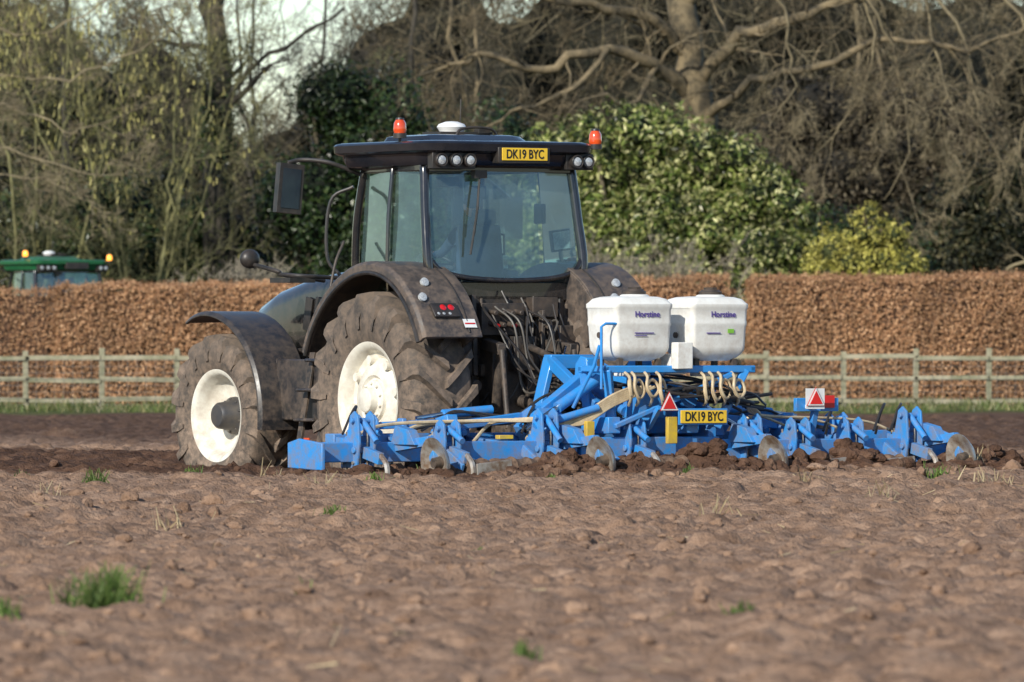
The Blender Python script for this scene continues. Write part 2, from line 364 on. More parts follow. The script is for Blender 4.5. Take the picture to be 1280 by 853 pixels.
# ------------------------------------------------------------ hedges
M_beech=leafmat('beech_leaves',[(.20,.095,.045),(.32,.162,.078),(.43,.235,.118),(.56,.34,.19)],0,.55,.9,.72,1.12)
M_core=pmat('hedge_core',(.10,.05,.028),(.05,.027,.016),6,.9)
def hedge(name,x0,x1,y,th,z0,z1,dens=950):
    e=empty(name,(0,0,0))
    zt=lambda x: z0+(z1-z0)*(x-x0)/(x1-x0)+.09*(vn(x/.7,x*0+y,11)-.5)+.06*(vn(x/.2,x*0+y,15)-.5)
    A=[];Nn=[]
    n=int((x1-x0)*(z0)*dens); x=rng.uniform(x0,x1,n); z=rng.uniform(0,1,n)*zt(x)
    off=.14*(vn(x/.5,z/.5,12)-.5)+.06*rng.normal(size=n)
    A.append(np.stack([x,y-th/2+off,z],-1)); Nn.append(np.stack([rng.normal(0,.6,n),-np.ones(n),rng.normal(.35,.6,n)],-1))
    n=int((x1-x0)*th*dens*.7); x=rng.uniform(x0,x1,n)
    A.append(np.stack([x,y+rng.uniform(-.5,.5,n)*th,zt(x)+.05*rng.normal(size=n)],-1)); Nn.append(np.stack([rng.normal(0,.6,n),rng.normal(-.3,.6,n),np.ones(n)],-1))
    for xe,s in((x0,-1),(x1,1)):
        n=int(th*z0*dens); z=rng.uniform(0,z0,n)
        A.append(np.stack([xe+.07*rng.normal(size=n),y+rng.uniform(-.5,.5,n)*th,z],-1)); Nn.append(np.stack([s*np.ones(n),rng.normal(0,.6,n),rng.normal(.3,.6,n)],-1))
    C=np.concatenate(A);N=np.concatenate(Nn)
    V,F=leaves(C,N,.068,.046); mk('leaves',V,F,M_beech,parent=e)
    nt_=int((x1-x0)*26); xx=rng.uniform(x0,x1,nt_); V,F=slivers(np.stack([xx,y+rng.uniform(-.5,.5,nt_)*th,zt(xx)+.05],-1),np.stack([rng.normal(0,.4,nt_),rng.normal(0,.3,nt_),np.ones(nt_)],-1),rng.uniform(.1,.35,nt_),np.full(nt_,.012)); mk('shoots',V,F,M_beech,parent=e)
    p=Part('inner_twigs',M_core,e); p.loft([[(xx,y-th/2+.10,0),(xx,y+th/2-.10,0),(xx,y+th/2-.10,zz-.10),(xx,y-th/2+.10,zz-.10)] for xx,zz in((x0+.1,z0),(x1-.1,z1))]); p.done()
    return e
hedge('beech_hedge',-10.45,5.0,184,1.5,2.72,2.93)
hedge('beech_hedge',-24,-10.75,187.6,1.5,2.8,2.66,450)
hedge('beech_hedge',5.35,22,179.5,1.6,2.90,3.0,900)
# ------------------------------------------------------------ fence
M_wood=pmat('weathered_wood',(.36,.32,.23),(.17,.17,.10),3,.85,0,.35,.7)
M_wire=pmat('galvanised_wire',(.25,.25,.24),(.18,.17,.15),5,.4,.7)
fe=empty('post_and_rail_fence')
p=Part('posts',M_wood,fe,.008); q=Part('rails',M_wood,fe,.006); w=Part('netting',M_wire,fe)
FY=175.0
for i in range(-22,24):
    x=5.6+i*1.62+random.uniform(-.05,.05)
    if not -30<x<30: continue
    hgt=1.3+random.uniform(-.04,.05); t=random.uniform(-.02,.02)
    p.beam((x,FY,-.1),(x+t,FY,hgt),.12,.12)
    for z in(1.13,.66,.20):
        z+=random.uniform(-.03,.03); q.beam((x-.01,FY-.085,z),(x+1.63,FY-.085,z+random.uniform(-.03,.03)),.035,.10)
p.done();q.done()
for z in np.arange(.1,1.1,.14): w.beam((-17,FY-.12,z),(17,FY-.12,z),.006,.006)
for x in np.arange(-17,17,.2): w.beam((x,FY-.12,.08),(x,FY-.12,1.08),.005,.005)
w.done()

# ------------------------------------------------------------ bushes
def sph(n): return nrm(rng.normal(size=(n,3)))
M_bark=pmat('bark',(.17,.14,.085),(.08,.065,.045),4,.9,0,.3,.7)
def bush(name,lumps,dens,L,W,mat,corec,up=.25,rand=.55,ragged=.16):
    e=empty(name); A=[];Nn=[]
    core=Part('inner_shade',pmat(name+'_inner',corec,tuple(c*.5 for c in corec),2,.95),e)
    for (c,r) in lumps:
        n=int(dens*12.5*r*r); d=sph(n); d=d[(d[:,1]<.4)]
        n=len(d); rr=r*(1+ragged*rng.normal(size=(n,1)))*(1+.45*(vn(d[:,0]*2.5+c[0]*3,d[:,2]*2.5+c[2]*3,5)-.5))[:,None]
        A.append(np.array(c)+d*rr*np.array([1,1,.92])); Nn.append(d+np.array([0,-.1,up])+rand*rng.normal(size=(n,3)))
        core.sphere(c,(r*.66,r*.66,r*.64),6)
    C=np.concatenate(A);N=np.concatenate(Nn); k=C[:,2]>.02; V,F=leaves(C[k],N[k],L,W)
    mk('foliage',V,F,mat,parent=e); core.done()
    st=Part('stems',M_bark,e)
    cs=np.mean([c for c,_ in lumps],axis=0)
    for (c,r) in lumps[::3]: st.tube([(cs[0]*.6+c[0]*.4,c[1]+.2,-.1),(c[0]*.7+cs[0]*.3,c[1]+.1,c[2]*.5),tuple(c)],.06,5,True)
    st.done(); return e
def dome(pxl,pxr,pyt,Y,rr,n,seed,pyb=420,depth=2.0):
    r_=random.Random(seed); out=[]
    xl=(pxl-640)*Y/FPX; xr=(pxr-640)*Y/FPX; zt=CAMH-(pyt-432)*Y/FPX; zb=max(.3,CAMH-(pyb-432)*Y/FPX)
    for i in range(n):
        u=r_.uniform(-1,1); v=r_.random()**.8
        r=r_.uniform(*rr); lim=math.sqrt(max(0,1-abs(u)**2.6))**.8*r_.uniform(.86,1.03)
        z=zb+(zt-zb-r)*v*lim
        out.append(((xl+(xr-xl)*(u*.5*(1-r*.5/(xr-xl)*2)+.5), Y+r_.uniform(0,depth)*(.3+.7*abs(u))+depth*.6*v, max(z,r*.5)),r))
    return out
def crest(profile,Y,rr,seed):
    r_=random.Random(seed); out=[]
    for px,py in profile:
        r=r_.uniform(*rr); p=Pw(px+r_.uniform(-6,6),py,Y+r_.uniform(.6,1.6)); out.append(((p.x,p.y,p.z-r*.95),r))
    return out
M_laurel=leafmat('laurel_leaves',[(.05,.08,.018),(.10,.145,.03),(.22,.26,.065),(.42,.43,.16),(.70,.66,.34)],.2,.3,1.7,.30,1.25)  # palest tones paint sun highlights, patchy darkening paints shaded gaps into the leaves
M_holly=leafmat('dark_evergreen',[(.009,.022,.006),(.018,.038,.010),(.036,.062,.018),(.08,.105,.04)],0,.3,.7,.35)
M_yelb=leafmat('golden_leaves',[(.20,.19,.04),(.44,.40,.08),(.66,.58,.16)],.2,.45,2.2,.45,1.2)
M_olive=leafmat('ivy_and_scrub',[(.016,.024,.008),(.040,.044,.016),(.080,.072,.030),(.13,.11,.05)],0,.5,.6,.35)
M_brown=leafmat('brown_twiggage',[(.025,.019,.011),(.058,.044,.026),(.105,.083,.05),(.18,.145,.09)],0,.7,.4,.3)
prof=[(655,185),(675,160),(700,152),(725,158),(745,138),(775,133),(800,138),(825,133),(850,142),(875,158),(900,160),(925,168),(945,190),(965,210),(985,232),(1005,255),(1020,290),(690,180),(760,160),(820,165),(880,185),(940,220)]
lau=dome(655,800,150,193,(.35,.75),60,3,400)+dome(720,935,145,193,(.35,.75),75,31,400)+dome(850,1035,232,192.5,(.3,.6),50,32,400)+dome(880,990,175,193.5,(.35,.6),24,33,300)+crest(prof,193,(.26,.6),4)
bush('laurel_bush',lau,115,.19,.075,M_laurel,(.014,.024,.006),.35,.85,.26)
bush('golden_shrub',dome(1012,1150,268,190,(.2,.38),34,5,350,1.0)+crest([(1085,252),(1075,266),(1098,270),(1040,282),(1125,285),(1020,305),(1142,312)],190,(.14,.26),6),190,.11,.055,M_yelb,(.05,.06,.015),.3,.8,.34)
bush('holly_tree',dome(325,575,62,199.5,(.4,.95),85,8,380),95,.15,.09,M_holly,(.004,.009,.003),.35,.7,.26)
bush('evergreen_scrub',dome(-80,340,205,200.5,(.4,.85),75,9,380),90,.16,.09,M_holly,(.005,.009,.003),.3,.7,.24)
bush('evergreen_scrub',dome(1130,1400,180,203,(.5,1.0),60,12,380),85,.16,.09,M_olive,(.008,.010,.004),.25,.7,.24)
bush('evergreen_scrub',dome(560,760,100,206,(.6,1.0),40,14,380),75,.16,.09,M_holly,(.005,.009,.003))
bush('evergreen_scrub',dome(940,1180,240,199,(.4,.8),45,17,390),95,.15,.08,M_holly,(.005,.009,.003),.25,.7,.24)
bush('yew_tree',dome(900,1290,45,212,(.6,1.1),65,21,380),60,.2,.07,M_brown,(.012,.010,.006),.2,.9,.32)
bush('yew_tree',dome(-120,250,60,214,(.6,1.1),55,23,380),55,.2,.08,M_olive,(.009,.010,.005),.2,.9,.3)
# ivy climbing the dark trunk
iv=[((p.x,p.y,p.z),r) for p,r in [(Pw(272+random.uniform(-6,6),y,201),random.uniform(.28,.46)) for y in range(60,400,17)]]
bush('trunk_ivy',iv,120,.12,.08,M_holly,(.004,.008,.003),.2,.8,.25)
wd=empty('woodland')
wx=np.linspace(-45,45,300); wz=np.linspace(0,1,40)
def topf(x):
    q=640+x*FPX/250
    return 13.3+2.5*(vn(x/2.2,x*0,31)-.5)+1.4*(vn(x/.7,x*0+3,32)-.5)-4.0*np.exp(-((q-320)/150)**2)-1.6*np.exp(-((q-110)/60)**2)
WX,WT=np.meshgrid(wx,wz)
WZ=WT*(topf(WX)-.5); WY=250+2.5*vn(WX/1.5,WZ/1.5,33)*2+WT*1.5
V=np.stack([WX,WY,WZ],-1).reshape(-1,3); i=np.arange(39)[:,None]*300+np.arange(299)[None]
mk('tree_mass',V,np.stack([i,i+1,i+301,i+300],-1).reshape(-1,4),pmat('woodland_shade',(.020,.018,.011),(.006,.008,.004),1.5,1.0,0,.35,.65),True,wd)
M_twig=leafmat('twig_tangle',[(.03,.024,.014),(.06,.05,.03),(.115,.096,.055),(.20,.165,.10)],.0,.8,.3,.28)
n=22000; x=rng.uniform(-22,22,n); z=rng.uniform(0,15,n)
keep=z<topf(x)+rng.exponential(.6,n); x,z=x[keep],z[keep]; n=len(x)
C=np.stack([x,rng.uniform(228,249,n),z],-1); D=np.stack([rng.normal(0,.8,n),rng.normal(0,.6,n),np.abs(rng.normal(.6,.7,n))],-1)
n2_=8000; x2=rng.uniform(-20,20,n2_); z2=topf(x2)-.4+rng.normal(0,.65,n2_); C2=np.stack([x2,rng.uniform(246,252,n2_),z2],-1); D2=np.stack([rng.normal(0,.7,n2_),rng.normal(0,.4,n2_),np.abs(rng.normal(.8,.6,n2_))],-1)
mk('twig_tangle',*cat(slivers(C,D,rng.uniform(.5,1.8,n),rng.uniform(.02,.05,n)),slivers(C2,D2,rng.uniform(.4,1.3,n2_),rng.uniform(.015,.045,n2_))),M_twig,parent=wd)

# ------------------------------------------------------------ trees
def grow(out,p,d,L,r,lvl,prm):
    n=4+lvl; P=[p.copy()]; d=d/np.linalg.norm(d); g=prm['up']; wg=prm['wig']; D=[d]
    for i in range(n):
        d=d+rng.normal(0,wg,3)+np.array([0,0,g]); d=d/np.linalg.norm(d); P.append(P[-1]+d*L/n); D.append(d)
    P=np.array(P); rad=np.linspace(r,r*(.45 if lvl else .3),n+1); out.append((P,rad))
    if lvl<=0: return
    for _ in range(prm['n'][lvl]):
        t=rng.uniform(.2,1)**.8; i=min(int(t*n),n-1); f=t*n-i; q=P[i]*(1-f)+P[i+1]*f
        side=np.cross(D[i],rng.normal(size=3)); side/=np.linalg.norm(side); a=rng.uniform(.45,1.15)
        grow(out,q,D[i]*math.cos(a)+side*math.sin(a),L*rng.uniform(.45,.72)*(1.15-.5*t),max(rad[i]*.5,prm['rmin']),lvl-1,prm)
def limb(out,pts,r0,r1,lvl,nch,Lc,prm):
    P=np.array([tuple(v) for v in catmull(pts,4)]); P[1:-1]+=rng.normal(0,.06,(len(P)-2,3)); rad=np.linspace(r0,r1,len(P))*rng.uniform(.88,1.12,len(P)); out.append((P,rad))
    for _ in range(nch):
        t=rng.uniform(.12,1); i=min(int(t*(len(P)-1)),len(P)-2); d=P[i+1]-P[i]; d/=np.linalg.norm(d)
        side=np.cross(d,rng.normal(size=3)); side/=np.linalg.norm(side); a=rng.uniform(.5,1.3)
        grow(out,P[i],d*math.cos(a)+side*math.sin(a),Lc*rng.uniform(.6,1.25),max(rad[i]*.33,prm['rmin']*1.6),lvl,prm)
def tubes(name,out,mat,sides=(7,3)):
    gr={}
    for P,r in out: gr.setdefault((len(P),sides[0] if r[0]>.07 else sides[1]),[]).append((P,r))
    parts=[]
    for (n,s),lst in gr.items():
        P=np.stack([a for a,_ in lst]); rr=np.stack([b for _,b in lst]); m=len(lst)
        T=nrm(np.gradient(P,axis=1)); ref=np.array([.31,.95,.05]); x=nrm(np.cross(T,ref)); y=np.cross(T,x)
        a=np.arange(s)*2*math.pi/s
        Rg=P[:,:,None]+rr[:,:,None,None]*(x[:,:,None]*np.cos(a)[:,None]+y[:,:,None]*np.sin(a)[:,None])
        V=Rg.reshape(-1,3); base=(np.arange(m)*n*s)[:,None,None]+(np.arange(n-1)*s)[None,:,None]
        j=np.arange(s)[None,None]; j2=(j+1)%s
        parts.append((V,np.stack([base+j,base+j2,base+s+j2,base+s+j],-1).reshape(-1,4)))
    return mk(name,*cat(*parts),mat,True)
oak=dict(up=-.01,wig=.19,n={0:0,1:4,2:4,3:5,4:4},rmin=.008)
droop=dict(up=-.10,wig=.14,n={0:0,1:5,2:5,3:4},rmin=.008)
upr=dict(up=.07,wig=.13,n={0:0,1:5,2:4,3:4,4:4},rmin=.007)
M_oak=pmat('oak_bark',(.21,.16,.09),(.055,.045,.028),2.2,.9,0,.38,.62,bump=.7,bscale=12)
M_drp=pmat('pale_branch_bark',(.30,.245,.145),(.12,.096,.058),2,.9,0,.3,.7)
M_wil=pmat('willow_bark',(.25,.235,.10),(.09,.085,.038),2,.85,0,.3,.7)
M_trk=pmat('dark_trunk_bark',(.030,.027,.023),(.065,.055,.04),3,.95,0,.3,.7,bump=.6,bscale=10)
out=[]
T=lambda *a:[Pw(x,y,Y) for x,y,Y in a]
limb(out,T((900,470,201),(893,330,201),(884,200,200),(868,110,200),(852,20,200),(835,-90,201)),.52,.30,3,5,2.5,oak)
limb(out,T((872,125,200),(815,80,199),(745,62,198),(680,85,197.5),(600,70,197),(520,95,197)),.20,.04,3,14,1.9,oak)
limb(out,T((862,70,200),(800,20,199),(720,5,198),(630,-20,198)),.18,.06,3,10,1.9,oak)
limb(out,T((870,110,200),(925,45,199),(990,25,198),(1070,-5,198),(1150,-30,198)),.20,.06,3,11,2.0,oak)
limb(out,T((878,150,200),(940,105,198.5),(1020,85,198),(1110,50,197.5),(1210,60,197),(1290,30,197)),.13,.04,3,12,1.8,oak)
limb(out,T((760,60,198),(700,120,197),(640,140,196.5),(590,170,196)),.08,.02,3,7,1.5,oak)
limb(out,T((820,85,199),(790,130,198),(740,120,197),(700,150,196)),.08,.02,3,5,1.2,oak)
limb(out,T((850,10,200),(900,-60,200),(990,-140,200)),.25,.1,3,5,2,oak)
tubes('oak_tree',out,M_oak)
out=[]
for pts in ([(990,-90),(1080,0),(1120,80),(1135,170),(1105,250)],[(1100,-80),(1180,10),(1215,90),(1222,180),(1190,270)],[(1060,-60),(1090,40),(1075,120),(1020,190)],[(1200,-80),(1270,20),(1290,120),(1262,230)],[(1150,-60),(1165,40),(1180,120),(1150,200)],[(940,-60),(985,30),(990,110),(960,160)],[(1330,470),(1325,200),(1300,0),(1270,-100)]):
    b0=.06 if pts[0][1]<400 else .3
    limb(out,[Pw(a,b,197+.5*random.random()) for a,b in pts],b0,.015,3,9,1.5,droop)
tubes('weeping_ash_tree',out,M_drp)
def baretree(name,px,Y,h,r,mat,prm,nst=1,spread=.2,lvl=3,nch=9,Lc=3):
    out=[]; x=(px-640)*Y/FPX
    for s in range(nst):
        a=rng.normal(0,spread); b=rng.normal(0,spread*.6); pts=[Vector((x+rng.normal(0,.15),Y+rng.normal(0,.15),-.2))]
        for k in range(1,5): pts.append(pts[0]+Vector((a*h*k/4+rng.normal(0,.12),b*h*k/4,h*k/4)))
        limb(out,pts,r,r*.25,lvl,nch,Lc,prm)
    return tubes(name,out,mat)
baretree('willow_tree',180,198,10,.07,M_wil,upr,8,.26,3,8,2.4)
baretree('willow_tree',30,199,10,.07,M_wil,upr,5,.2,3,8,2.4)
baretree('willow_tree',400,205,9,.06,M_wil,upr,3,.15,3,7,2.0)
out=[]
limb(out,T((272,470,201),(271,250,201),(274,100,201),(268,-20,201),(275,-120,201)),.34,.26,3,9,2.4,oak)
limb(out,T((272,150,201),(310,90,200.5),(370,50,200),(430,10,200)),.08,.03,3,8,1.9,oak)
limb(out,T((273,110,201),(235,60,200.5),(200,10,200)),.07,.03,3,7,1.9,oak)
tubes('poplar_tree',out,M_trk,(12,3))
out=[]
for a in ([(-60,80),(40,100),(130,85),(200,45),(240,10)],[(-60,180),(30,190),(110,215),(170,205)],[(-50,30),(40,40),(120,10),(180,-20)],[(-60,240),(10,215),(70,230),(130,260)],[(-60,130),(30,140),(90,165),(140,150)]):
    limb(out,[Pw(x,y,194) for x,y in a],.045,.012,3,9,1.3,oak)
out.append((np.array([tuple(Pw(-70,y,194)) for y in(480,240,100,-60)]),np.array([.3,.27,.22,.15])))
tubes('beech_tree',out,M_drp)
baretree('ash_tree',505,212,13,.16,M_trk,oak,1,.05,3,14,3.2)
baretree('ash_tree',630,214,13,.14,M_oak,oak,2,.12,3,10,3.0)
baretree('ash_tree',1100,216,13,.14,M_oak,oak,2,.12,3,9,3.0)
baretree('ash_tree',80,213,13,.12,M_trk,oak,2,.12,3,8,3.0)
baretree('ash_tree',340,216,13,.09,M_trk,upr,3,.10,3,9,2.8)
n=1500; cx_=rng.normal(150,75,n); cy_=rng.normal(120,90,n); Yc=rng.uniform(195,199,n)
C=np.stack([(cx_-640)*Yc/FPX,Yc,CAMH-(cy_-432)*Yc/FPX],-1); n2_=300; c2=np.stack([(rng.uniform(-5,60,n2_)-640)*194/FPX,np.full(n2_,194.),CAMH-(rng.uniform(-5,110,n2_)-432)*194/FPX],-1)
C=np.concatenate([C,c2]); n=len(C)
mk('hazel_catkins',*slivers(C,np.stack([rng.normal(0,.2,n),rng.normal(0,.2,n),np.ones(n)],-1),rng.uniform(.08,.2,n),rng.uniform(.025,.05,n)),leafmat('catkin_yellow',[(.2,.2,.06),(.38,.34,.11),(.5,.44,.17)],0))
M_grey=pmat('grey_twigs',(.38,.33,.25),(.21,.175,.125),2,.9)
shr=dict(up=.03,wig=.2,n={0:0,1:4,2:5,3:4},rmin=.007)
out=[]
for s in range(30):
    px=random.uniform(725,905); x=(px-640)*.0188
    limb(out,[Vector((x,188,0.2)),Vector((x+rng.normal(0,.3),188,2.0)),Vector((x+rng.normal(0,.6),187.6,random.uniform(3.0,3.8)))],.03,.01,2,9,.8,shr)
tubes('bare_shrub',out,M_grey)
out=[]
for s in range(16):
    px=random.uniform(240,345); x=(px-640)*.0188
    limb(out,[Vector((x,188,0.2)),Vector((x+rng.normal(0,.3),188,2.0)),Vector((x+rng.normal(0,.6),187.6,random.uniform(2.9,3.5)))],.02,.01,2,9,.7,shr)
tubes('bare_shrub',out,M_grey)

# ------------------------------------------------------------ wheels
def wheel(par,tag,cx,cy,cz,Rd,W,rim,side,nl,steer=0,front=False,rimmat=None):
    e=bpy.data.objects.new(tag,None); scene.collection.objects.link(e); e.parent=par; e.location=(cx,cy,cz); e.rotation_euler=(0,0,steer)
    ax=(side,0,0); D=Rd-rim
    t=Part('tyre',M_rubber,e)
    half=[(.40,rim),(.46,rim+.12*D),(.505,rim+.38*D),(.495,rim+.60*D),(.465,rim+.76*D),(.40,rim+.835*D),(.2,rim+.86*D),(0,rim+.865*D)]
    prof=[(-a*W,r) for a,r in half]+[(a*W,r) for a,r in half[-2::-1]]
    t.lathe(prof,(0,0,0),ax,64)
    Sx=Vector(ax)
    for i in range(nl):
        for sg in(1,-1):
            a0=2*math.pi*(i+(.5 if sg>0 else 0))/nl; rings=[]
            for u,ri,ro,da,hw in((-.03,.80,1.0,-.02,.036),(.16,.80,1.0,.10,.036),(.34,.79,.995,.23,.040),(.475,.68,.965,.32,.046),(.525,.50,.84,.335,.038),(.520,.30,.56,.335,.026)):
                a=a0+da*1.05/Rd*.92; rr=[]
                for rad_,w_ in((rim+D*ri,hw*1.4),(rim+D*ro,hw),(rim+D*ro,-hw),(rim+D*ri,-hw*1.4)):
                    b=a+w_/Rd; uu=u*W*sg
                    rr.append(Vector((side*uu,math.sin(b)*rad_,math.cos(b)*rad_)))
                rings.append(rr)
            t.loft(rings)
    t.done()
    rm=rimmat or M_cream
    r=Part('rim',rm,e)
    o=W*.41
    if front: prof=[(-o,rim),(-o,rim+.025),(-o+.03,rim-.03),(-.05,rim-.05),(o-.12,rim-.045),(o-.03,rim-.015),(o,rim+.03),(o+.015,rim+.03),(o+.008,rim-.005),(o-.02,rim-.035),(o-.12,rim-.06),(o-.17,rim-.09),(o-.21,rim-.16),(o-.22,.20),(o-.22,.0)]
    else: prof=[(-o,rim),(-o,rim+.03),(-o+.03,rim-.03),(0,rim-.06),(o-.12,rim-.05),(o-.03,rim-.02),(o,rim+.035),(o+.015,rim+.035),(o+.008,rim-.005),(o-.03,rim-.04),(o-.11,rim-.07),(o-.14,rim-.13),(o-.07,rim-.20),(o-.05,.25),(o-.08,.22),(o-.08,.0)]
    r.lathe(prof,(0,0,0),ax,64)
    if not front:
        for k in range(8):
            a=2*math.pi*k/8+.2; c=Vector((0,math.sin(a)*(rim-.14),math.cos(a)*(rim-.14))); r.cyl(c+Sx*(o-.14),c+Sx*(o-.045),.045,12)
    r.done()
    h=Part('hub',M_hub if front else rm,e,.004)
    if front:
        h.lathe([(o-.25,.20),(o-.18,.19),(o-.14,.15),(o-.02,.135),(o+.01,.11),(o+.015,0)],(0,0,0),ax,32)
        nb,rb,xb=10,.17,o-.18
    else:
        h.lathe([(o-.10,.21),(o-.04,.20),(o-.03,.13),(o+.05,.12),(o+.06,.10),(o+.06,0)],(0,0,0),ax,32)
        nb,rb,xb=10,.17,o-.04
    for k in range(nb):
        a=2*math.pi*k/nb; c=Vector((0,math.sin(a)*rb,math.cos(a)*rb)); h.cyl(c+Sx*(xb-.02),c+Sx*(xb+.03),.016,6)
    h.done()
def arcband(part,xo,xi,cy,cz,rf,a0,a1,t,lip,n=28):
    rings=[]; s=1 if xi>xo else -1
    for i in range(n+1):
        a=R(a0+(a1-a0)*i/n); rr=rf(math.degrees(a)); ring=[]
        for x,dr in((xo,-.03),(xo+s*.035,0),(xi,.0),(xi,-t),(xo+s*t*1.3,-t-.01),(xo+s*t*1.3,-lip),(xo,-lip)):
            ring.append(Vector((x,cy+(rr+dr)*math.cos(a),cz+(rr+dr)*math.sin(a))))
        rings.append(ring)
    part.loft(rings)
# ------------------------------------------------------------ tractor
def tractor(loc,rz,body,fend,roof,main=True):
    T=empty('tractor',loc,rz)
    AX=.856
    rimm=M_cream if main else M_yelp
    for s,t in((-1,'rear_wheel_left'),(1,'rear_wheel_right')): wheel(T,t,s*1.03,0,AX,1.08,.70,.55,s,18,0,False,rimm)
    for s,t in((-1,'front_wheel_left'),(1,'front_wheel_right')): wheel(T,t,s*1.01,3.15,.68,.84,.58,.45,s,16,R(3),True,rimm)
    f=Part('rear_fenders',fend,T,.006)
    def rf(a): return 1.30+.10*math.exp(-((a-112)/40)**2)
    for s in(-1,1):
        arcband(f,s*1.40,s*.72,0,AX,rf,22,152,.03,.12,36)
        rings=[]
        for i in range(25):
            a=R(25+125*i/24); rr=rf(math.degrees(a))-.02
            rings.append([Vector((s*.74,rr*math.cos(a),AX+rr*math.sin(a))),Vector((s*.71,rr*math.cos(a),AX+rr*math.sin(a))),Vector((s*.71,.6*math.cos(a),max(AX+.6*math.sin(a),1.25))),Vector((s*.74,.6*math.cos(a),max(AX+.6*math.sin(a),1.25)))])
        f.loft(rings)
    f.done()
    g=Part('fender_edge_trim',M_hoseb,T)
    for s in(-1,1):
        pts=[]
        for i in range(30):
            a=R(22+130*i/29); rr=rf(math.degrees(a))-.115; pts.append((s*1.405,rr*math.cos(a),AX+rr*math.sin(a)))
        g.tube(pts,.022,8)
        pts=[]
        for i in range(12):
            a=R(112+38*i/11); rr=rf(math.degrees(a))+.004; pts.append((s*.86,rr*math.cos(a),AX+rr*math.sin(a)))
        g.tube(pts,.010,6)
    g.done()
    f=Part('front_mudguards',M_fend2,T,.005)
    for s in(-1,1):
        arcband(f,s*1.33,s*.74,3.15,.68,lambda a:1.02+.09*math.exp(-((a-60)/35)**2),62,188,.025,.05,30)
        f.beam((s*.7,3.15,1.2),(s*.8,3.1,1.68),.06,.06)
    f.done()
    h=Part('bonnet',body,T)
    rings=[]
    for y,w,zt,zb,rr in((1.15,.98,2.16,1.15,.14),(1.9,.96,2.17,1.1,.16),(2.7,.92,2.10,1.05,.18),(3.4,.86,1.98,1.0,.2),(3.8,.80,1.86,1.0,.22),(3.98,.66,1.74,1.05,.2),(4.04,.45,1.6,1.15,.15)):
        rings.append([Vector((px,y,(zt+zb)/2+pz)) for px,pz in rrect(w,zt-zb,min(rr,w/2-.01),6)])
    h.loft(rings); h.done()
    v=Part('bonnet_vents',M_hoseb,T,.004)
    for s in(-1,1):
        for k in range(6): v.box((s*.485,1.6+k*.2,1.72),(.02,.13,.34),(R(12),0,0))
    v.done()
    c=Part('chassis',M_dark,T,.012)
    c.box((0,1.9,.85),(.62,3.6,.5)); c.box((0,.1,.95),(.8,1.1,.75)); c.box((0,-.45,.98),(.62,.5,.8)); c.box((0,3.15,.68),(1.5,.26,.24)); c.box((0,3.9,.75),(.7,.5,.45))
    c.cyl((-1.0,0,AX),(1.0,0,AX),.19,20); c.box((-.55,3.15,.68),(.2,.4,.42)); c.box((.55,3.15,.68),(.2,.4,.42))
    c.box((0,.5,1.5),(1.5,1.7,.3)); c.box((0,-.38,1.60),(1.36,.16,.60))
    for xx in(-.62,-.3,.02,.34,.62): c.box((xx,-.475,1.62),(.035,.03,.5))
    c.cyl((-.52,-.5,1.2),(-.52,-.5,1.75),.06,12); c.cyl((.5,-.5,1.15),(.5,-.5,1.6),.08,14)
    c.done()
    st=Part('fuel_tank_and_steps',M_fend2,T,.03)
    st.box((-.82,1.75,.95),(.5,1.0,.62)); st.box((.82,1.75,.95),(.5,1.2,.62))
    for z,xx in((.35,-1.16),(.65,-1.13),(.95,-1.10),(1.25,-1.0)): st.box((xx,1.33,z),(.34,.4,.035))
    st.done()
    st=Part('step_side_rails',M_dark,T,.004)
    for yy in(1.13,1.53): st.beam((-1.24,yy,.3),(-1.05,yy,1.35),.03,.09)
    st.tube([(-1.1,1.15,1.35),(-1.12,1.15,1.7),(-1.0,1.2,2.2),(-.86,1.25,2.45)],.016,8,True)
    st.tube([(-.55,2.5,1.35),(-.98,2.4,1.3),(-1.0,2.2,1.1),(-.95,2.1,.8)],.03,8,True)
    st.done()
    ZR=3.17; zb=1.75
    RB=Vector((.90,-.46,2.12)); RT=Vector((.86,-.30,ZR)); AB=Vector((.70,1.28,1.9)); AT=Vector((.70,1.12,ZR))
    LB=Vector((.72,-.38,zb)); BB=Vector((.93,.28,1.9)); BT=Vector((.86,.30,ZR))
    m=lambda p,s:Vector((p.x*s,p.y,p.z))
    c=Part('cab_frame',M_black,T,.012)
    for s in(-1,1):
        c.tube([m(RT,s),m(Vector((.89,-.37,2.7)),s),m(RB,s),m(LB,s)],.052,8,True)
        c.tube([m(AT,s),m(Vector((.72,1.24,2.6)),s),m(AB,s),m(Vector((.66,1.25,1.45)),s)],.042,8,True)
        c.tube([m(BT,s),m(Vector((.92,.29,2.6)),s),m(BB,s),m(Vector((.88,.28,1.5)),s)],.024,8,True)
        c.beam(m(RT,s),m(AT,s),.09,.08); c.beam(m(Vector((.72,-.35,1.85)),s),m(Vector((.68,1.25,1.55)),s),.07,.3)
        c.beam(m(Vector((.90,-.40,2.14)),s),m(Vector((.92,.3,2.12)),s),.05,.06)
    c.beam(m(RT,-1),m(RT,1),.08,.10); c.beam(m(AT,-1),m(AT,1),.08,.08)
    c.tube([(-.89,-.45,2.26),(-.78,-.49,2.14),(-.5,-.52,2.07),(0,-.53,2.045),(.5,-.52,2.07),(.78,-.49,2.14),(.89,-.45,2.26)],.03,8,True)
    c.box((0,-.43,1.94),(1.62,.06,.18)); c.beam((-.68,1.26,1.9),(.68,1.26,1.9),.06,.5)
    c.done()
    gl=Part('cab_glass',M_glass,T)
    n=10; Vv=[];Ff=[]
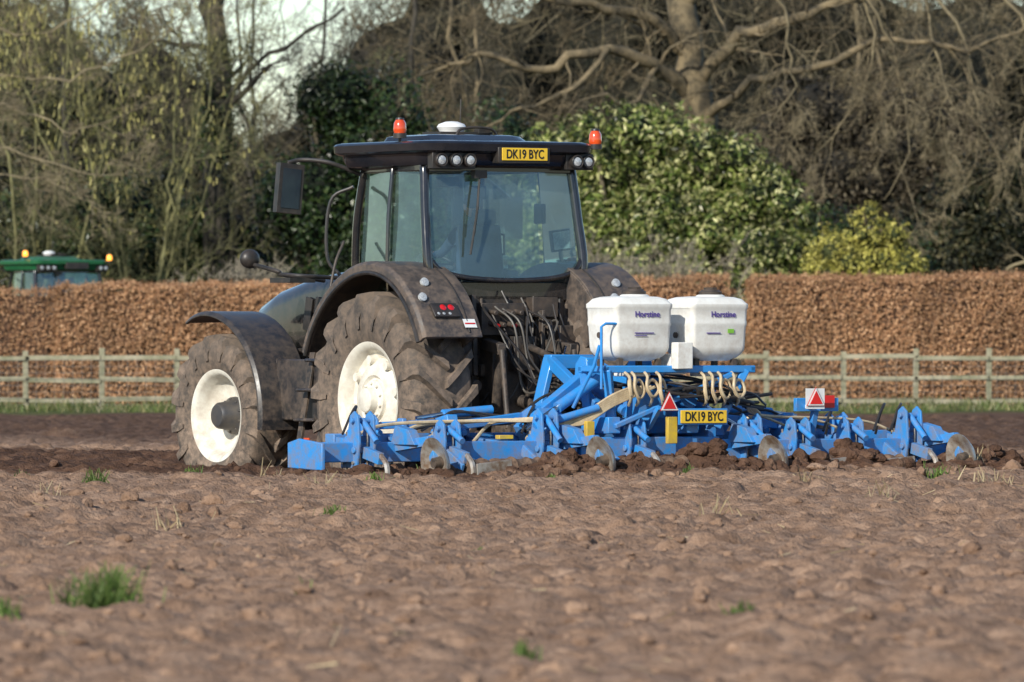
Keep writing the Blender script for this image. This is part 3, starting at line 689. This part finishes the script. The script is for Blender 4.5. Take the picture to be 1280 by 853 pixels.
    for j in range(5):
        for i in range(n+1):
            u=-1+2*i/n; t=j/4; bow=-.05*(1-u*u)
            zbot=2.05+.12*abs(u)**3
            Vv.append((u*(.875-.03*t),(-.455+.145*t)+bow,zbot+(3.13-zbot)*t))
    for j in range(4):
        for i in range(n): a=j*(n+1)+i; Ff.append((a,a+1,a+n+2,a+n+1))
    gl.add(Vv,Ff)
    for s in(-1,1):
        gl.add([m(RB,s)+Vector((-.02*s,.05,0)),m(BB,s)+Vector((-.02*s,-.03,.22)),m(BT,s)+Vector((-.02*s,-.03,-.04)),m(RT,s)+Vector((-.02*s,.04,-.04))],[(0,1,2,3)])
        gl.add([m(BB,s)+Vector((-.02*s,.03,-.2)),m(AB,s)+Vector((0,-.04,-.2)),m(AT,s)+Vector((0,-.04,-.04)),m(BT,s)+Vector((-.02*s,.03,-.04))],[(0,1,2,3)])
    gl.add([(-.66,1.27,2.15),(.66,1.27,2.15),(.66,1.13,3.13),(-.66,1.13,3.13)],[(0,1,2,3)])
    gl.done()
    r=Part('cab_roof',roof,T)
    rings=[]
    for z,w,d,cy,rad in((3.16,1.60,1.46,.42,.12),(3.19,1.82,1.70,.40,.20),(3.25,1.88,1.76,.40,.22),(3.30,1.90,1.78,.40,.22),(3.312,2.00,1.86,.38,.24),(3.33,2.06,1.92,.38,.25),(3.40,2.07,1.93,.38,.25),(3.418,2.04,1.90,.38,.25),(3.43,1.94,1.80,.38,.24),(3.438,1.6,1.5,.42,.22),(3.45,1.14,1.1,.52,.16),(3.495,1.08,1.02,.55,.16),(3.51,.95,.85,.55,.15)):
        rings.append([Vector((a,cy+b,z)) for a,b in rrect(w,d,rad,8)])
    r.loft(rings); r.done()
    s_=Part('driver_seat',M_seat,T,.04)
    s_.box((0,.28,1.98),(.5,.48,.12)); s_.box((0,.02,2.30),(.46,.12,.62),(R(-8),0,0)); s_.box((0,-.03,2.68),(.26,.09,.16)); s_.box((0,.28,1.75),(.36,.36,.4)); s_.box((.38,.3,2.12),(.16,.55,.07)); s_.box((-.33,.2,2.17),(.08,.35,.06))
    s_.box((.55,.35,1.9),(.22,.8,.4))
    s_.done()
    s_=Part('steering_wheel',M_hoseb,T)
    cc=Vector((0,.86,2.22)); axw=Vector((0,-.5,.86)).normalized(); ux=Vector((1,0,0)); uy=axw.cross(ux)
    s_.tube([cc+ux*.2*math.cos(2*math.pi*k/24)+uy*.2*math.sin(2*math.pi*k/24) for k in range(25)],.016,8)
    s_.cyl(cc,cc-axw*.6,.05,10); s_.beam(cc-ux*.19,cc+ux*.19,.03,.02); s_.box((0,1.05,2.05),(.5,.2,.3))
    s_.done()
    mo=Part('cab_monitors',M_dark,T,.01); mo.box((.48,.62,2.42),(.3,.04,.22),(0,0,R(-20))); mo.box((.62,-.1,2.72),(.05,.16,.2)); mo.box((-.55,-.25,3.02),(.22,.1,.1)); mo.beam((.5,.6,2.0),(.48,.63,2.35),.04,.04); mo.box((.56,1.0,2.95),(.2,.04,.14)); mo.done()
    mo=Part('monitor_screen',M_lens,T); mo.box((.472,.598,2.42),(.26,.004,.18),(0,0,R(-20))); mo.done()
    wp=Part('rear_wiper',M_hoseb,T); wp.tube([(-.30,-.44,3.1),(-.36,-.50,2.8),(-.42,-.53,2.5)],.012,6); wp.tube([(-.38,-.535,2.78),(-.47,-.54,2.3)],.012,6); wp.box((-.3,-.43,3.1),(.14,.08,.08)); wp.done()
    L=Part('work_light_housings',M_hoseb,T,.006); Lz=Part('work_light_lenses',M_lens,T)
    for x,yy in((-.80,-.545),(-.64,-.56),(-.48,-.565),(.78,-.56),(.93,-.53)):
        L.lathe([(.012,.0),(.012,.050),(-.012,.060),(0,.070),(.10,.062),(.12,.03)],(x,yy,3.235),(0,1,0),24); Lz.lathe([(.010,.049),(-.004,.042),(-.010,.025),(-.012,0)],(x,yy,3.235),(0,1,0),20)
    L.box((-.64,-.46,3.235),(.50,.10,.17)); L.box((.84,-.45,3.235),(.32,.10,.16)); L.box((.12,-.545,3.29),(.60,.12,.16))
    L.done(); Lz.done()
    if main:
        p=Part('roof_number_plate',M_yel,T,.003); p.box((.12,-.614,3.30),(.53,.012,.125)); p.done()
        text('roof_registration','DK19 BYC',.125,(.12,-.623,3.297),(R(90),0,0),M_txt,T,.78)
    b=Part('beacon_bases',M_hoseb,T); bl=Part('beacon_lenses',M_orange if main else M_orangel,T)
    for (x,y,z) in((-.93,.05,3.49),(1.14,-.32,3.40)):
        b.tube([(x*.85,y,3.38),(x,y,3.40),(x,y,z)],.018,8); b.cyl((x,y,z-.03),(x,y,z+.02),.068,16)
        bl.lathe([(0,.058),(.03,.066),(.10,.060),(.135,.04),(.14,0)],(x,y,z+.02),(0,0,1),20)
        b.lathe([(0,.045),(.018,.04),(.022,0)],(x,y,z+.155),(0,0,1),14)
    b.done(); bl.done()
    gp=Part('gps_receiver',M_white,T); gp.lathe([(0,.13),(.03,.15),(.06,.13),(.085,.06),(.09,0)],(-.02,.55,3.565),(0,0,1),28); gp.lathe([(-.05,.10),(0,.13)],(-.02,.55,3.565),(0,0,1),28); gp.done()
    gp=Part('gps_bracket',M_dark,T,.005); gp.box((.02,.5,3.525),(.62,.35,.035)); gp.box((.22,.35,3.55),(.14,.1,.05)); gp.tube([(.05,.5,3.54),(.06,.5,3.88)],.006,6); gp.tube([(-.2,.2,3.45),(-.1,.22,3.57),(.25,.25,3.575),(.38,.3,3.47)],.014,6,True); gp.done()
    mm=Part('mirrors',M_hoseb,T,.015)
    mm.tube([(-.72,1.15,3.12),(-1.0,1.3,3.24),(-1.2,1.5,3.27),(-1.34,1.55,3.24)],.022,8,True)
    mm.box((-1.33,1.55,2.98),(.27,.10,.50),(0,R(5),R(-6))); mm.tube([(-1.33,1.55,3.24),(-1.33,1.55,3.1)],.02,8)
    mm.tube([(-.78,1.2,3.0),(-.96,1.35,2.85),(-1.0,1.35,2.3),(-.9,1.25,2.1)],.018,8,True)
    mm.tube([(.72,1.15,3.12),(1.0,1.3,3.0),(1.2,1.4,2.9)],.022,8,True); mm.box((1.25,1.45,2.7),(.22,.09,.42))
    mm.tube([(-.5,2.25,2.06),(-.9,2.15,2.10),(-1.12,2.05,2.12),(-1.2,2.0,2.15),(-1.3,2.3,2.22)],.022,8,True); mm.tube([(-.5,1.75,2.08),(-1.05,1.72,2.10),(-1.18,2.0,2.12)],.022,8,True)
    mm.sphere((-1.32,2.35,2.28),(.11,.08,.10),8); mm.box((-1.08,1.9,2.06),(.3,.4,.05))
    mm.done()
    mg=Part('mirror_glass',M_mirror,T); mg.box((-1.335,1.494,2.98),(.20,.006,.40),(0,R(5),R(-6))); mg.done()
    ex=Part('exhaust_stack',M_dark,T); ex.cyl((.62,1.45,1.6),(.62,1.45,2.9),.075,16); ex.tube([(.62,1.45,2.9),(.62,1.45,3.1),(.66,1.40,3.2)],.055,12,True); ex.done()
    for s in(-1,1):
        a=R(140); rr=rf(140)+.012
        cy,cz=rr*math.cos(a),AX+rr*math.sin(a)
        n_=Vector((0,math.cos(a),math.sin(a)))
        c0=Vector((s*1.08,cy,cz))+n_*.012
        lp=Part('rear_lamp_cluster',M_hoseb,T,.006)
        ex_=Vector((1,0,0)); td=Vector((0,math.sin(a),-math.cos(a)))
        V8=[c0-n_*.02+ex_*dx*.15+td*dz*.085+n_*dn for dx in(-1,1) for dz in(-1,1) for dn in(0,.03)]
        lp.add(V8,[(0,1,3,2),(4,6,7,5),(0,4,5,1),(2,3,7,6),(0,2,6,4),(1,5,7,3)]); lp.done()
        rl=Part('tail_lamps',M_redl,T)
        for dx in(-.02,.07): rl.lathe([(0,.038),(.012,.036),(.02,.02),(.022,0)],c0+Vector((dx,0,0))+td*.028,n_,16)
        rl.done()
        wl=Part('fender_work_light',M_lens,T)
        for aa,xx in((124,-.04),(133,-.16)):
            r9=rf(aa)+.01; wl.lathe([(0,.045),(.025,.045),(.03,.03),(.032,0)],Vector((s*1.12+xx,r9*math.cos(R(aa)),AX+r9*math.sin(R(aa)))),(0,math.cos(R(155)),math.sin(R(155))),16)
        for dx in(-.10,-.04,.03): wl.lathe([(0,.018),(.012,.016),(.016,0)],c0+Vector((dx,0,0))-td*.05,n_,12)
        wl.done()
        lb=Part('fender_label',M_white if s<0 else M_yelp,T)
        a2=R(146); r9=rf(146)+.006; cc=Vector((s*.84,r9*math.cos(a2),AX+r9*math.sin(a2))); n2=Vector((0,math.cos(a2),math.sin(a2))); t2=Vector((0,math.sin(a2),-math.cos(a2)))
        ux=Vector((1,0,0)); q=[cc-ux*.07-t2*.05,cc+ux*.07-t2*.05,cc+ux*.07+t2*.05,cc-ux*.07+t2*.05]
        lb.add([v+n2*.008 for v in q],[(0,1,2,3)]); lb.done()
        if s<0:
            lr=Part('fender_label_stripe',M_redl,T); lr.add([v for v in [cc-ux*.06-t2*.012+n2*.012,cc+ux*.06-t2*.012+n2*.012,cc+ux*.06+t2*.004+n2*.012,cc-ux*.06+t2*.004+n2*.012]],[(0,1,2,3)]); lr.done()
    rp=Part('side_reflector',M_orange,T,.004); rp.box((-1.09,1.22,.66),(.02,.08,.05)); rp.box((-1.25,1.33,.45),(.02,.1,.04)); rp.done()
    k=Part('rear_linkage',M_dark,T,.008)
    for s in(-1,1):
        k.beam((s*.36,-.5,.62),(s*.46,-1.55,.52),.06,.12); k.beam((s*.30,-.55,1.42),(s*.42,-1.05,1.36),.09,.11)
        k.cyl((s*.42,-1.05,1.36),(s*.44,-1.2,.58),.03,10); k.cyl((s*.30,-.75,.75),(s*.36,-.95,1.32),.055,12)
        k.box((s*.62,-.55,1.35),(.22,.22,.5)); k.cyl((s*.52,-.4,1.0),(s*.52,-.75,1.0),.06,12)
    k.box((0,-.76,.60),(.3,.35,.22)); k.box((0,-.72,1.32),(.26,.2,.34)); k.cyl((0,-.7,.86),(0,-1.5,.7),.06,14); k.cyl((0,-.75,1.42),(0,-1.58,1.22),.035,12)
    for i in range(4):
        for j in range(2):
            k.cyl((-.3+i*.1,-.62,1.62+j*.12),(-.3+i*.1,-.76,1.60+j*.12),.026,10)
    k.box((-.15,-.58,1.66),(.5,.12,.32)); k.box((.38,-.52,1.78),(.3,.14,.2)); k.box((.1,-.5,1.15),(.9,.1,.12))
    k.box((.16,-.70,1.02),(.22,.16,.26)); k.beam((-.5,-.62,1.9),(-.5,-.66,1.1),.05,.08,(0,1,0)); k.beam((.3,-.66,1.75),(.22,-.72,.8),.04,.07,(0,1,0))
    k.done()
    k=Part('linkage_chrome',M_chrome,T)
    for s in(-1,1): k.cyl((s*.33,-.85,1.03),(s*.37,-.99,1.40),.025,10)
    k.done()
    if main:
        rr_=random.Random(5); u=rr_.uniform
        for nm,mt,cnt in(('hydraulic_hoses',M_hoseb,9),('brake_and_electric_hoses',M_hoseg,4)):
            hs=Part(nm,mt,T)
            for i in range(cnt):
                x0=u(-.4,.45); hs.tube([(x0,-.66,u(1.45,1.85)),(x0+u(-.1,.1),-.82-u(0,.15),u(1.3,1.7)),(x0*.7+u(-.15,.15),-1.0+u(-.1,.1),u(.9,1.3)),(x0*.5+u(-.1,.1),-1.35,u(.8,1.1)),(x0*.4+u(-.1,.2),-1.75,u(.85,1.1))],u(.008,.014),6,True)
            for i in range(cnt//2):
                x0=u(-.6,.55); x1=u(-.5,.5); hs.tube([(x0,-.5,u(1.6,2.0)),(x0+.05,-.64,u(1.3,1.7)),((x0+x1)/2,-.70,u(.9,1.3)),(x1,-.6,u(.7,1.1))],.011,6,True)
            hs.done()
        cp=Part('hose_couplings',M_redl,T)
        for i,(mtx) in enumerate((-.3,-.1)): cp.cyl((mtx,-.76,1.60),(mtx,-.80,1.595),.018,10)
        cp.done()
    return T
tractor(ORG,TH,M_black,M_plastic,M_roof,True)
gloc=Vector(((76-640)*190/FPX,190,.0)); tractor(gloc,R(32),M_green,M_green,M_green,False)

# ------------------------------------------------------------ driver
D=empty('driver',ORG,TH)
me=bpy.data.meshes.new('body'); J=[(0,.22,2.06),(0,.16,2.25),(0,.14,2.44),(0,.17,2.60),(0,.19,2.68),
 (-.19,.15,2.53),(-.25,.36,2.32),(-.15,.66,2.32),(.19,.15,2.53),(.27,.30,2.30),(.33,.55,2.22),
 (-.10,.26,2.07),(-.16,.68,2.10),(-.16,.80,1.70),(-.16,.93,1.64),(.10,.26,2.07),(.16,.68,2.10),(.16,.80,1.70),(.16,.93,1.64)]
E=[(0,1),(1,2),(2,3),(3,4),(2,5),(5,6),(6,7),(2,8),(8,9),(9,10),(0,11),(11,12),(12,13),(13,14),(0,15),(15,16),(16,17),(17,18)]
rad=[.15,.14,.16,.065,.06,.075,.055,.035,.075,.055,.035,.10,.075,.055,.05,.10,.075,.055,.05]
me.from_pydata(J,E,[]); ob=bpy.data.objects.new('body',me); scene.collection.objects.link(ob); ob.parent=D
ob.modifiers.new('s','SKIN')
for v,r_ in zip(me.skin_vertices[0].data,rad): v.radius=(r_,r_*.85)
me.skin_vertices[0].data[0].use_root=True
sb=ob.modifiers.new('u','SUBSURF'); sb.levels=2; sb.render_levels=2; me.materials.append(M_cloth)
hd=Part('head',M_skin,D); hd.sphere((0,.20,2.80),(.078,.098,.115),10); hd.sphere((0,.295,2.785),(.014,.022,.022),5)
for s in(-1,1): hd.sphere((s*.08,.19,2.79),(.012,.022,.032),5)
for hx,hy,hz,s in((-.15,.70,2.33,-1),(.34,.60,2.22,1)):
    hd.sphere((hx,hy,hz),(.04,.05,.022),6)
    for kf in range(4): hd.tube([(hx-.03+.02*kf,hy+.04,hz),(hx-.03+.02*kf,hy+.08-.006*abs(kf-1.5),hz+.005),(hx-.03+.02*kf,hy+.095,hz-.025)],.0085,6,True)
    hd.tube([(hx+.03*-s,hy-.01,hz),(hx-.06*s,hy+.02,hz),(hx-.065*s,hy+.045,hz-.01)],.01,6,True)
hd.done()
hr=Part('hair',M_hair,D); hr.sphere((0,.185,2.83),(.084,.10,.10),10); hr.done()
ey=Part('eyes',M_white,D)
for s in(-1,1): ey.sphere((s*.03,.287,2.81),(.011,.008,.008),5)
ey.done()

# ------------------------------------------------------------ cultivator
C=empty('cultivator',ORG,TH)
b=Part('toolbar_frame',M_blue,C,.01)
Y1,Y2=-2.15,-3.0; Z1,Z2=.46,.39
b.beam((-3.05,Y1,Z1),(-.83,Y1,Z1),.17,.19); b.beam((.83,Y1,Z1),(3.5,Y1,Z1),.17,.19); b.beam((-.80,Y1,Z1+.015),(.80,Y1,Z1+.015),.20,.22)
b.beam((-3.76,Y2,Z2),(-.83,Y2,Z2),.17,.19); b.beam((.83,Y2,Z2),(3.5,Y2,Z2),.17,.19); b.beam((-.80,Y2,Z2+.015),(.80,Y2,Z2+.015),.20,.22)
for x in(-2.98,-2.4,-1.55,-.92,.92,1.55,2.6,3.42): b.beam((x,Y1-.09,.46),(x,Y2+.09,.42),.12,.13)
for x in(-.45,.45): b.beam((x,-1.5,.60),(x,-3.15,.63),.14,.16)
for s in(-1,1):
    b.beam((s*.42,-1.55,.38),(s*.22,-1.62,1.28),.06,.16,(0,1,0)); b.beam((s*.22,-1.62,1.25),(s*.42,-2.9,.74),.07,.12); b.box((s*.46,-1.55,.50),(.14,.14,.3))
b.box((0,-1.62,1.24),(.50,.14,.14)); b.box((0,-1.58,.46),(1.0,.12,.14))
b.beam((-.55,-2.68,1.17),(1.2,-2.68,1.17),.06,.07); b.beam((-.55,-3.1,1.17),(1.2,-3.1,1.17),.06,.07)
for x in(-.52,.3,1.17): b.beam((x,-2.65,1.172),(x,-3.13,1.172),.06,.055)
for x,y in((-.5,-3.1),(1.1,-3.1),(-.5,-2.68),(1.1,-2.68)): b.beam((x*.75,y+.1,.6),(x,y,1.17),.08,.08)
b.beam((-.45,-3.16,.62),(.9,-3.16,1.12),.05,.05)
for s in(-1,1):
    b.beam((s*1.18,-2.6,.55),(s*.30,-2.45,1.10),.11,.17); b.plate((s*.30,-2.45,1.14),[(-.14,-.14),(.14,-.14),(.12,.08),(.03,.16),(-.08,.14)],.16)
    b.plate((s*.9,-2.55,.62),[(-.3,-.1),(.3,-.1),(.22,.12),(0,.2),(-.22,.10)],.26)
    b.beam((s*.8,-2.35,.73),(s*1.9,-2.45,.62),.07,.09); b.plate((s*1.95,-2.5,.56),[(-.2,-.12),(.2,-.12),(.12,.14),(-.1,.18)],.12)
    b.beam((s*.78,Y2,.60),(s*.78,Y1,.64),.10,.2)
    b.beam((s*1.2,-2.25,.68),(s*2.8,-2.25,.62),.07,.07)
    for xx in(1.6,2.3,2.8): b.plate((s*xx,-2.25,.60),[(-.08,-.08),(.08,-.08),(.05,.10),(-.05,.10)],.05)
b.plate((-3.79,-2.95,.38),[(-.34,-.16),(.30,-.14),(.30,.10),(.1,.14),(-.34,.10)],.04)
b.plate((3.53,-2.58,.42),[(-.62,-.14),(.55,-.12),(.55,.10),(.2,.16),(-.3,.16),(-.62,.08)],.04)
b.done()
b=Part('handrail',M_blue,C)
b.tube([(-.60,-3.15,.98),(-.60,-3.15,1.58),(-.55,-3.15,1.61),(-.43,-3.15,1.61)],.014,8); b.tube([(-.70,-2.8,.8),(-.62,-3.05,1.2),(-.60,-3.12,1.4)],.018,8)
b.done()
rr_=random.Random(3)
def unit(p,q,st,cy_,x,y,z,k=1.0,tall=0):
    P0=[(-.15,-.15),(.14,-.15),(.15,.06),(.10,.13),(.03,.15),(-.03,.27*k+tall),(-.10,.31*k+tall),(-.17,.26*k+tall),(-.20,.10)]
    for dx in(-.085,.085): p.plate((x+dx,y,z),P0,.022)
    p.box((x,y+.02,z+.125),(.14,.18,.06)); p.box((x,y,z-.12),(.15,.24,.04))
    p.cyl((x-.13,y-.10,z+.22*k+tall),(x+.13,y-.10,z+.22*k+tall),.026,12); p.cyl((x-.12,y-.12,z+.02),(x+.12,y-.12,z+.02),.032,12)
    for dx in(-.105,.105):
        for (yy,zz) in((-.10,-.10),(.09,-.10),(.09,.04)): q.cyl((x+dx-.008,y+yy,z+zz),(x+dx+.008,y+yy,z+zz),.018,6)
    for dx in(-.04,.04):
        for dy in(-.12,.12): q.cyl((x+dx,y+dy,z-.17),(x+dx,y+dy,z+.19),.011,6)
    cy_.cyl((x,y-.10,z+.22*k+tall),(x,y-.36,z+.10),.030,12)
    p.beam((x,y-.14,z+.0),(x,y-.44,z-.06),.06,.11)
    st.tube([(x,y-.42,z-.02),(x,y-.55,z-.14),(x,y-.52,z-.36),(x,y-.34,z-.52)],.028,6,True)
p=Part('tine_mounts',M_blue2,C,.004); q=Part('clamp_bolts',M_steel,C); st=Part('tine_legs',M_steel,C); cyl_=Part('trip_cylinders',M_blue,C)
for x in(-2.7,-1.75,-.45,.45,1.75,2.75): unit(p,q,st,cyl_,x,Y1,Z1,.9)
for x,tl in((-3.25,.08),(-2.3,0),(-1.2,.10),(-.2,0),(1.15,.04),(1.72,0),(2.35,0),(3.05,.10),): unit(p,q,st,cyl_,x,Y2,Z2,1,tl)
DX=(-2.85,-1.0,.98,3.2)
for x in DX:
    p.beam((x,Y2-.08,.44),(x+.04,-3.62,.50),.07,.09); p.plate((x,Y2-.25,.54),[(-.22,-.08),(.22,-.08),(.14,.10),(-.1,.06)],.10); p.beam((x+.04,-3.60,.52),(x+.04,-3.68,.32),.05,.09,(0,1,0))
p.done();q.done();st.done();cyl_.done()
ds=Part('cutting_discs',M_steel,C)
DA=(math.cos(R(-2)),math.sin(R(-2)),.12)
for x in DX:
    ds.lathe([(.075,0),(.065,.1),(.03,.18),(-.03,.245),(-.045,.252),(-.02,.185),(.045,.1),(.06,0)],(x+.02,-3.78,.29),DA,44)
ds.done()
dh=Part('disc_hubs',M_dark,C)
for x in DX: dh.lathe([(-.05,0),(-.05,.05),(.05,.06),(.09,.04),(.09,0)],(x+.04,-3.74,.295),DA,20)
dh.done()
rl=Part('packer_rollers',M_mud,C)
for x0,x1 in((-2.3,-1.5),(-.5,.4),(1.5,2.7)):
    N=int((x1-x0)/.04); pf=[(0,0)]+[(i*(x1-x0)/N,.125+.012*math.sin(i*1.7)+rr_.uniform(-.012,.012)) for i in range(N+1)]+[(x1-x0,0)]
    rl.lathe(pf,(x0,-3.42,.20),(1,0,0),24)
rl.done()
lf=Part('levelling_boards',M_steel,C,.004)
for x0,x1 in((-2.35,-1.95),(1.55,1.95),(2.2,2.7)): lf.beam((x0,-3.70,.22),(x1,-3.68,.26),.02,.12)
lf.done()
ar=Part('roller_arms',M_blue2,C,.006)
for x in(-2.35,-1.45,-.55,.45,1.45,2.75): ar.beam((x,Y2-.08,.40),(x,-3.44,.22),.035,.11)
ar.done()
yl=Part('transport_props',M_yelp,C,.006); yl.box((-.72,-3.12,.55),(.09,.06,.24)); yl.box((.16,-3.22,.58),(.11,.05,.26)); yl.box((-1.52,-2.86,.52),(.16,.08,.04)); yl.done()
cy=Part('hydraulic_cylinders',M_blue,C); cr=Part('cylinder_rods',M_chrome,C)
for s in(-1,1):
    cy.cyl((s*.34,-2.7,1.08),(s*.85,-2.75,.80),.055,14); cr.cyl((s*.85,-2.75,.80),(s*1.25,-2.8,.58),.028,10)
    cy.cyl((s*1.9,-2.35,.74),(s*1.35,-2.35,.78),.045,14); cr.cyl((s*1.9,-2.35,.74),(s*2.2,-2.35,.70),.022,10)
cy.cyl((-.1,-2.1,1.03),(-.1,-2.8,.76),.05,14); cy.box((.05,-2.9,.85),(.30,.3,.3)); cy.cyl((.55,-2.45,.9),(.55,-2.95,.9),.11,18)
cy.cyl((-.62,-3.12,.80),(-1.3,-3.05,.62),.038,12)
cy.done();cr.done()
# tanks
tk=Part('seed_tanks',M_tank,C); ld=Part('tank_lids',M_dark,C); tb=Part('metering_unit',M_tank,C,.01)
for x in(-.12,.76):
    rings=[]
    for z,w,d,rr in((1.25,.34,.34,.05),(1.28,.50,.40,.05),(1.31,.57,.45,.05),(1.35,.615,.50,.05),(1.39,.63,.51,.05),(1.58,.645,.53,.05),(1.60,.66,.545,.055),(1.625,.66,.545,.055),(1.645,.65,.54,.05),(1.75,.66,.545,.05),(1.765,.685,.565,.06),(1.80,.685,.565,.06),(1.815,.65,.54,.06),(1.85,.60,.49,.07),(1.87,.48,.40,.08),(1.877,.3,.25,.08)):
        rings.append([Vector((x+a,-2.9+b_,z)) for a,b_ in rrect(w,d,rr,5)])
    tk.loft(rings)
    tk.lathe([(0,.15),(.03,.14),(.04,.12),(.042,0)],(x+.06,-2.9,1.855),(0,0,1),24)
    ld.lathe([(0,.11),(.03,.115),(.035,.095),(.05,.085),(.052,0)],(x+.06,-2.9,1.893),(0,0,1),24); ld.box((x+.06,-2.9,1.955),(.05,.16,.02))
    text('tank_logo','Horstine',.080,(x+.03,-3.180,1.70),(R(89),0,0),M_purple,C,1)
    for (a,b2) in((-.22,.17),(.22,.17),(-.22,-.17),(.22,-.17)): ld.box((x+a,-2.9+b2,1.235),(.05,.05,.07))
    tb.box((x,-2.95,1.15),(.26,.26,.10))
    ld.cyl((x-.335,-2.9,1.50),(x-.355,-2.9,1.50),.03,10)
tb.box((.315,-3.17,1.30),(.18,.12,.26)); tb.box((.315,-3.0,1.22),(.18,.2,.2))
tk.done();ld.done();tb.done()
lb=Part('tank_labels',M_purple,C); lb.box((.68,-3.172,1.52),(.16,.004,.010)); lb.box((-.12,-3.172,1.52),(.22,.004,.010)); lb.box((-.16,-3.172,1.495),(.14,.004,.008)); lb.done()
gl_=Part('tank_label_green',pmat('green_label',(.2,.5,.05),(.2,.45,.05),5,.5),C); gl_.box((.88,-3.174,1.54),(.07,.004,.04)); gl_.done()
h=Part('seed_hoses',M_hose,C)
u=rr_.uniform
for x in(-.12,.76):
    for i in range(4):
        xx=x-.20+i*.12+u(-.02,.02); w1=u(.04,.09); d1=u(-.04,.05)
        h.tube([(xx,-3.05,1.16),(xx-w1*.6,-3.22,1.10),(xx-w1,-3.27,1.0+d1),(xx-.01,-3.25,.90+d1),(xx+w1,-3.2,.96+d1),(xx+w1*.8,-3.17,1.05),(xx-.01,-3.2,1.06),(xx-w1*.8,-3.24,.98+d1),(xx,-3.22,.88+d1),(xx+.04,-3.12,.82)],.015,7,True)
for i,(xe,zz) in enumerate(((-3.2,.58),(-2.7,.60),(-2.3,.62),(-1.8,.58),(-1.2,.60),(-1.0,.60))):
    h.tube([(-.2+.05*i,-3.1,1.0),(-.45,-3.12,.92-.02*i),(-.8,-3.08,.74-.02*i),(-1.2,-2.95,.68+u(-.02,.02)),(-1.7+.1*i,-2.7,.68+u(-.03,.02)),(xe*.85,-2.6,.64),(xe,-2.75,zz-.1)],.017,7,True)
for i,(xe,zz) in enumerate(((3.2,.58),(2.6,.60),(2.0,.62),(1.5,.58))):
    h.tube([(.9+.03*i,-3.1,1.0),(1.1,-3.1,.86),(1.4,-2.9,.72),(xe*.85,-2.7,.66),(xe,-2.75,zz-.08)],.013,7,True)
h.done()
h=Part('hydraulic_hoses',M_hoseb,C)
for i in range(10):
    h.tube([(u(-.2,.4),-1.7,u(1.0,1.2)),(u(0,.6),-2.3,u(.95,1.15)),(u(-.1,.9),-3.0,u(.85,1.08)),(u(.1,.9),-3.24,u(.86,1.0)),(u(.5,1.2),-3.15,u(.85,1.0)),(u(1.0,1.5),-3.0,u(.75,.95))],u(.011,.019),6,True)
for i in range(8):
    s=-1 if i%2 else 1; h.tube([(.2*s,-2.2,1.0),(.7*s,-2.3,u(.78,.95)),(1.2*s,-2.4,u(.62,.8)),(1.8*s,-2.4,u(.64,.8)),(2.3*s+u(-.1,.5),-2.4,.58)],.014,6,True)
for x in(2.4,3.0,3.2,-3.1,-1.1): h.tube([(x-.25,-2.9,.56),(x-.1,-2.8,.74),(x+.02,-2.7,.82),(x+.1,-2.5,.70),(x+.12,-2.4,.52)],.014,6,True)
h.done()
p=Part('number_plate',M_yel,C,.003); p.box((.48,-3.30,.71),(.53,.012,.125)); p.done()
text('registration','DK19 BYC',.125,(.48,-3.309,.708),(R(90),0,0),M_txt,C,.78)
p=Part('plate_bracket',M_blue,C,.004); p.box((.48,-3.285,.71),(.57,.012,.16)); p.beam((.3,-3.1,.6),(.3,-3.28,.7),.04,.04); p.beam((.66,-3.1,.6),(.66,-3.28,.7),.04,.04)
p.box((1.93,-3.1,.82),(.50,.05,.13)); p.beam((1.93,-3.0,.5),(1.93,-3.09,.8),.06,.06); p.beam((.0,-3.05,.6),(.0,-3.25,.8),.05,.05); p.done()
w_=Part('triangle_border',M_white,C); r_=Part('triangle_reflector',M_red,C); r2=Part('triangle_outer',M_redl,C)
for x,z in((.09,.84),(1.80,.88)):
    for pt,s,dy in((r2,.125,0),(w_,.113,-.006),(r_,.086,-.010)):
        pts=[(x+s*math.cos(R(a)),z-.01+s*math.sin(R(a))) for a in(90,210,330)]
        pt.loft([[(a,-3.29+dy,c) for a,c in pts],[(a,-3.286+dy,c) for a,c in pts]])
w_.box((1.80,-3.275,.88),(.22,.006,.20)); r_.box((2.06,-3.14,.85),(.12,.01,.12)); w_.beam((1.8,-3.12,.8),(1.8,-3.27,.85),.03,.03)
w_.done();r_.done();r2.done()

# ------------------------------------------------------------ light, world, camera
el,az=R(28),R(180+30)
ts=Vector((math.sin(az)*math.cos(el),math.cos(az)*math.cos(el),math.sin(el)))
sl=bpy.data.lights.new('sun','SUN'); sl.energy=5.0; sl.angle=R(.5); sl.color=(1,.95,.84)
so=bpy.data.objects.new('sun',sl); scene.collection.objects.link(so); so.rotation_euler=(-ts).to_track_quat('-Z','Y').to_euler()
w=bpy.data.worlds.new('World'); scene.world=w; w.use_nodes=True; nt=w.node_tree
bg=nt.nodes['Background']; sk=nt.nodes.new('ShaderNodeTexSky'); sk.sky_type='NISHITA'; sk.sun_disc=False; sk.sun_elevation=el; sk.sun_rotation=az
sk.dust_density=.3; sk.ozone_density=2.5
nt.links.new(sk.outputs[0],bg.inputs[0]); bg.inputs[1].default_value=.15
cd=bpy.data.cameras.new('camera'); co=bpy.data.objects.new('camera',cd); scene.collection.objects.link(co); scene.camera=co
cd.sensor_width=36; cd.lens=36*FPX/1280; co.location=(0,0,CAMH); co.rotation_euler=(R(90)+5.5/FPX,0,0)
cd.clip_end=3000; cd.clip_start=1
cd.dof.use_dof=True; cd.dof.focus_distance=79; cd.dof.aperture_fstop=5.2
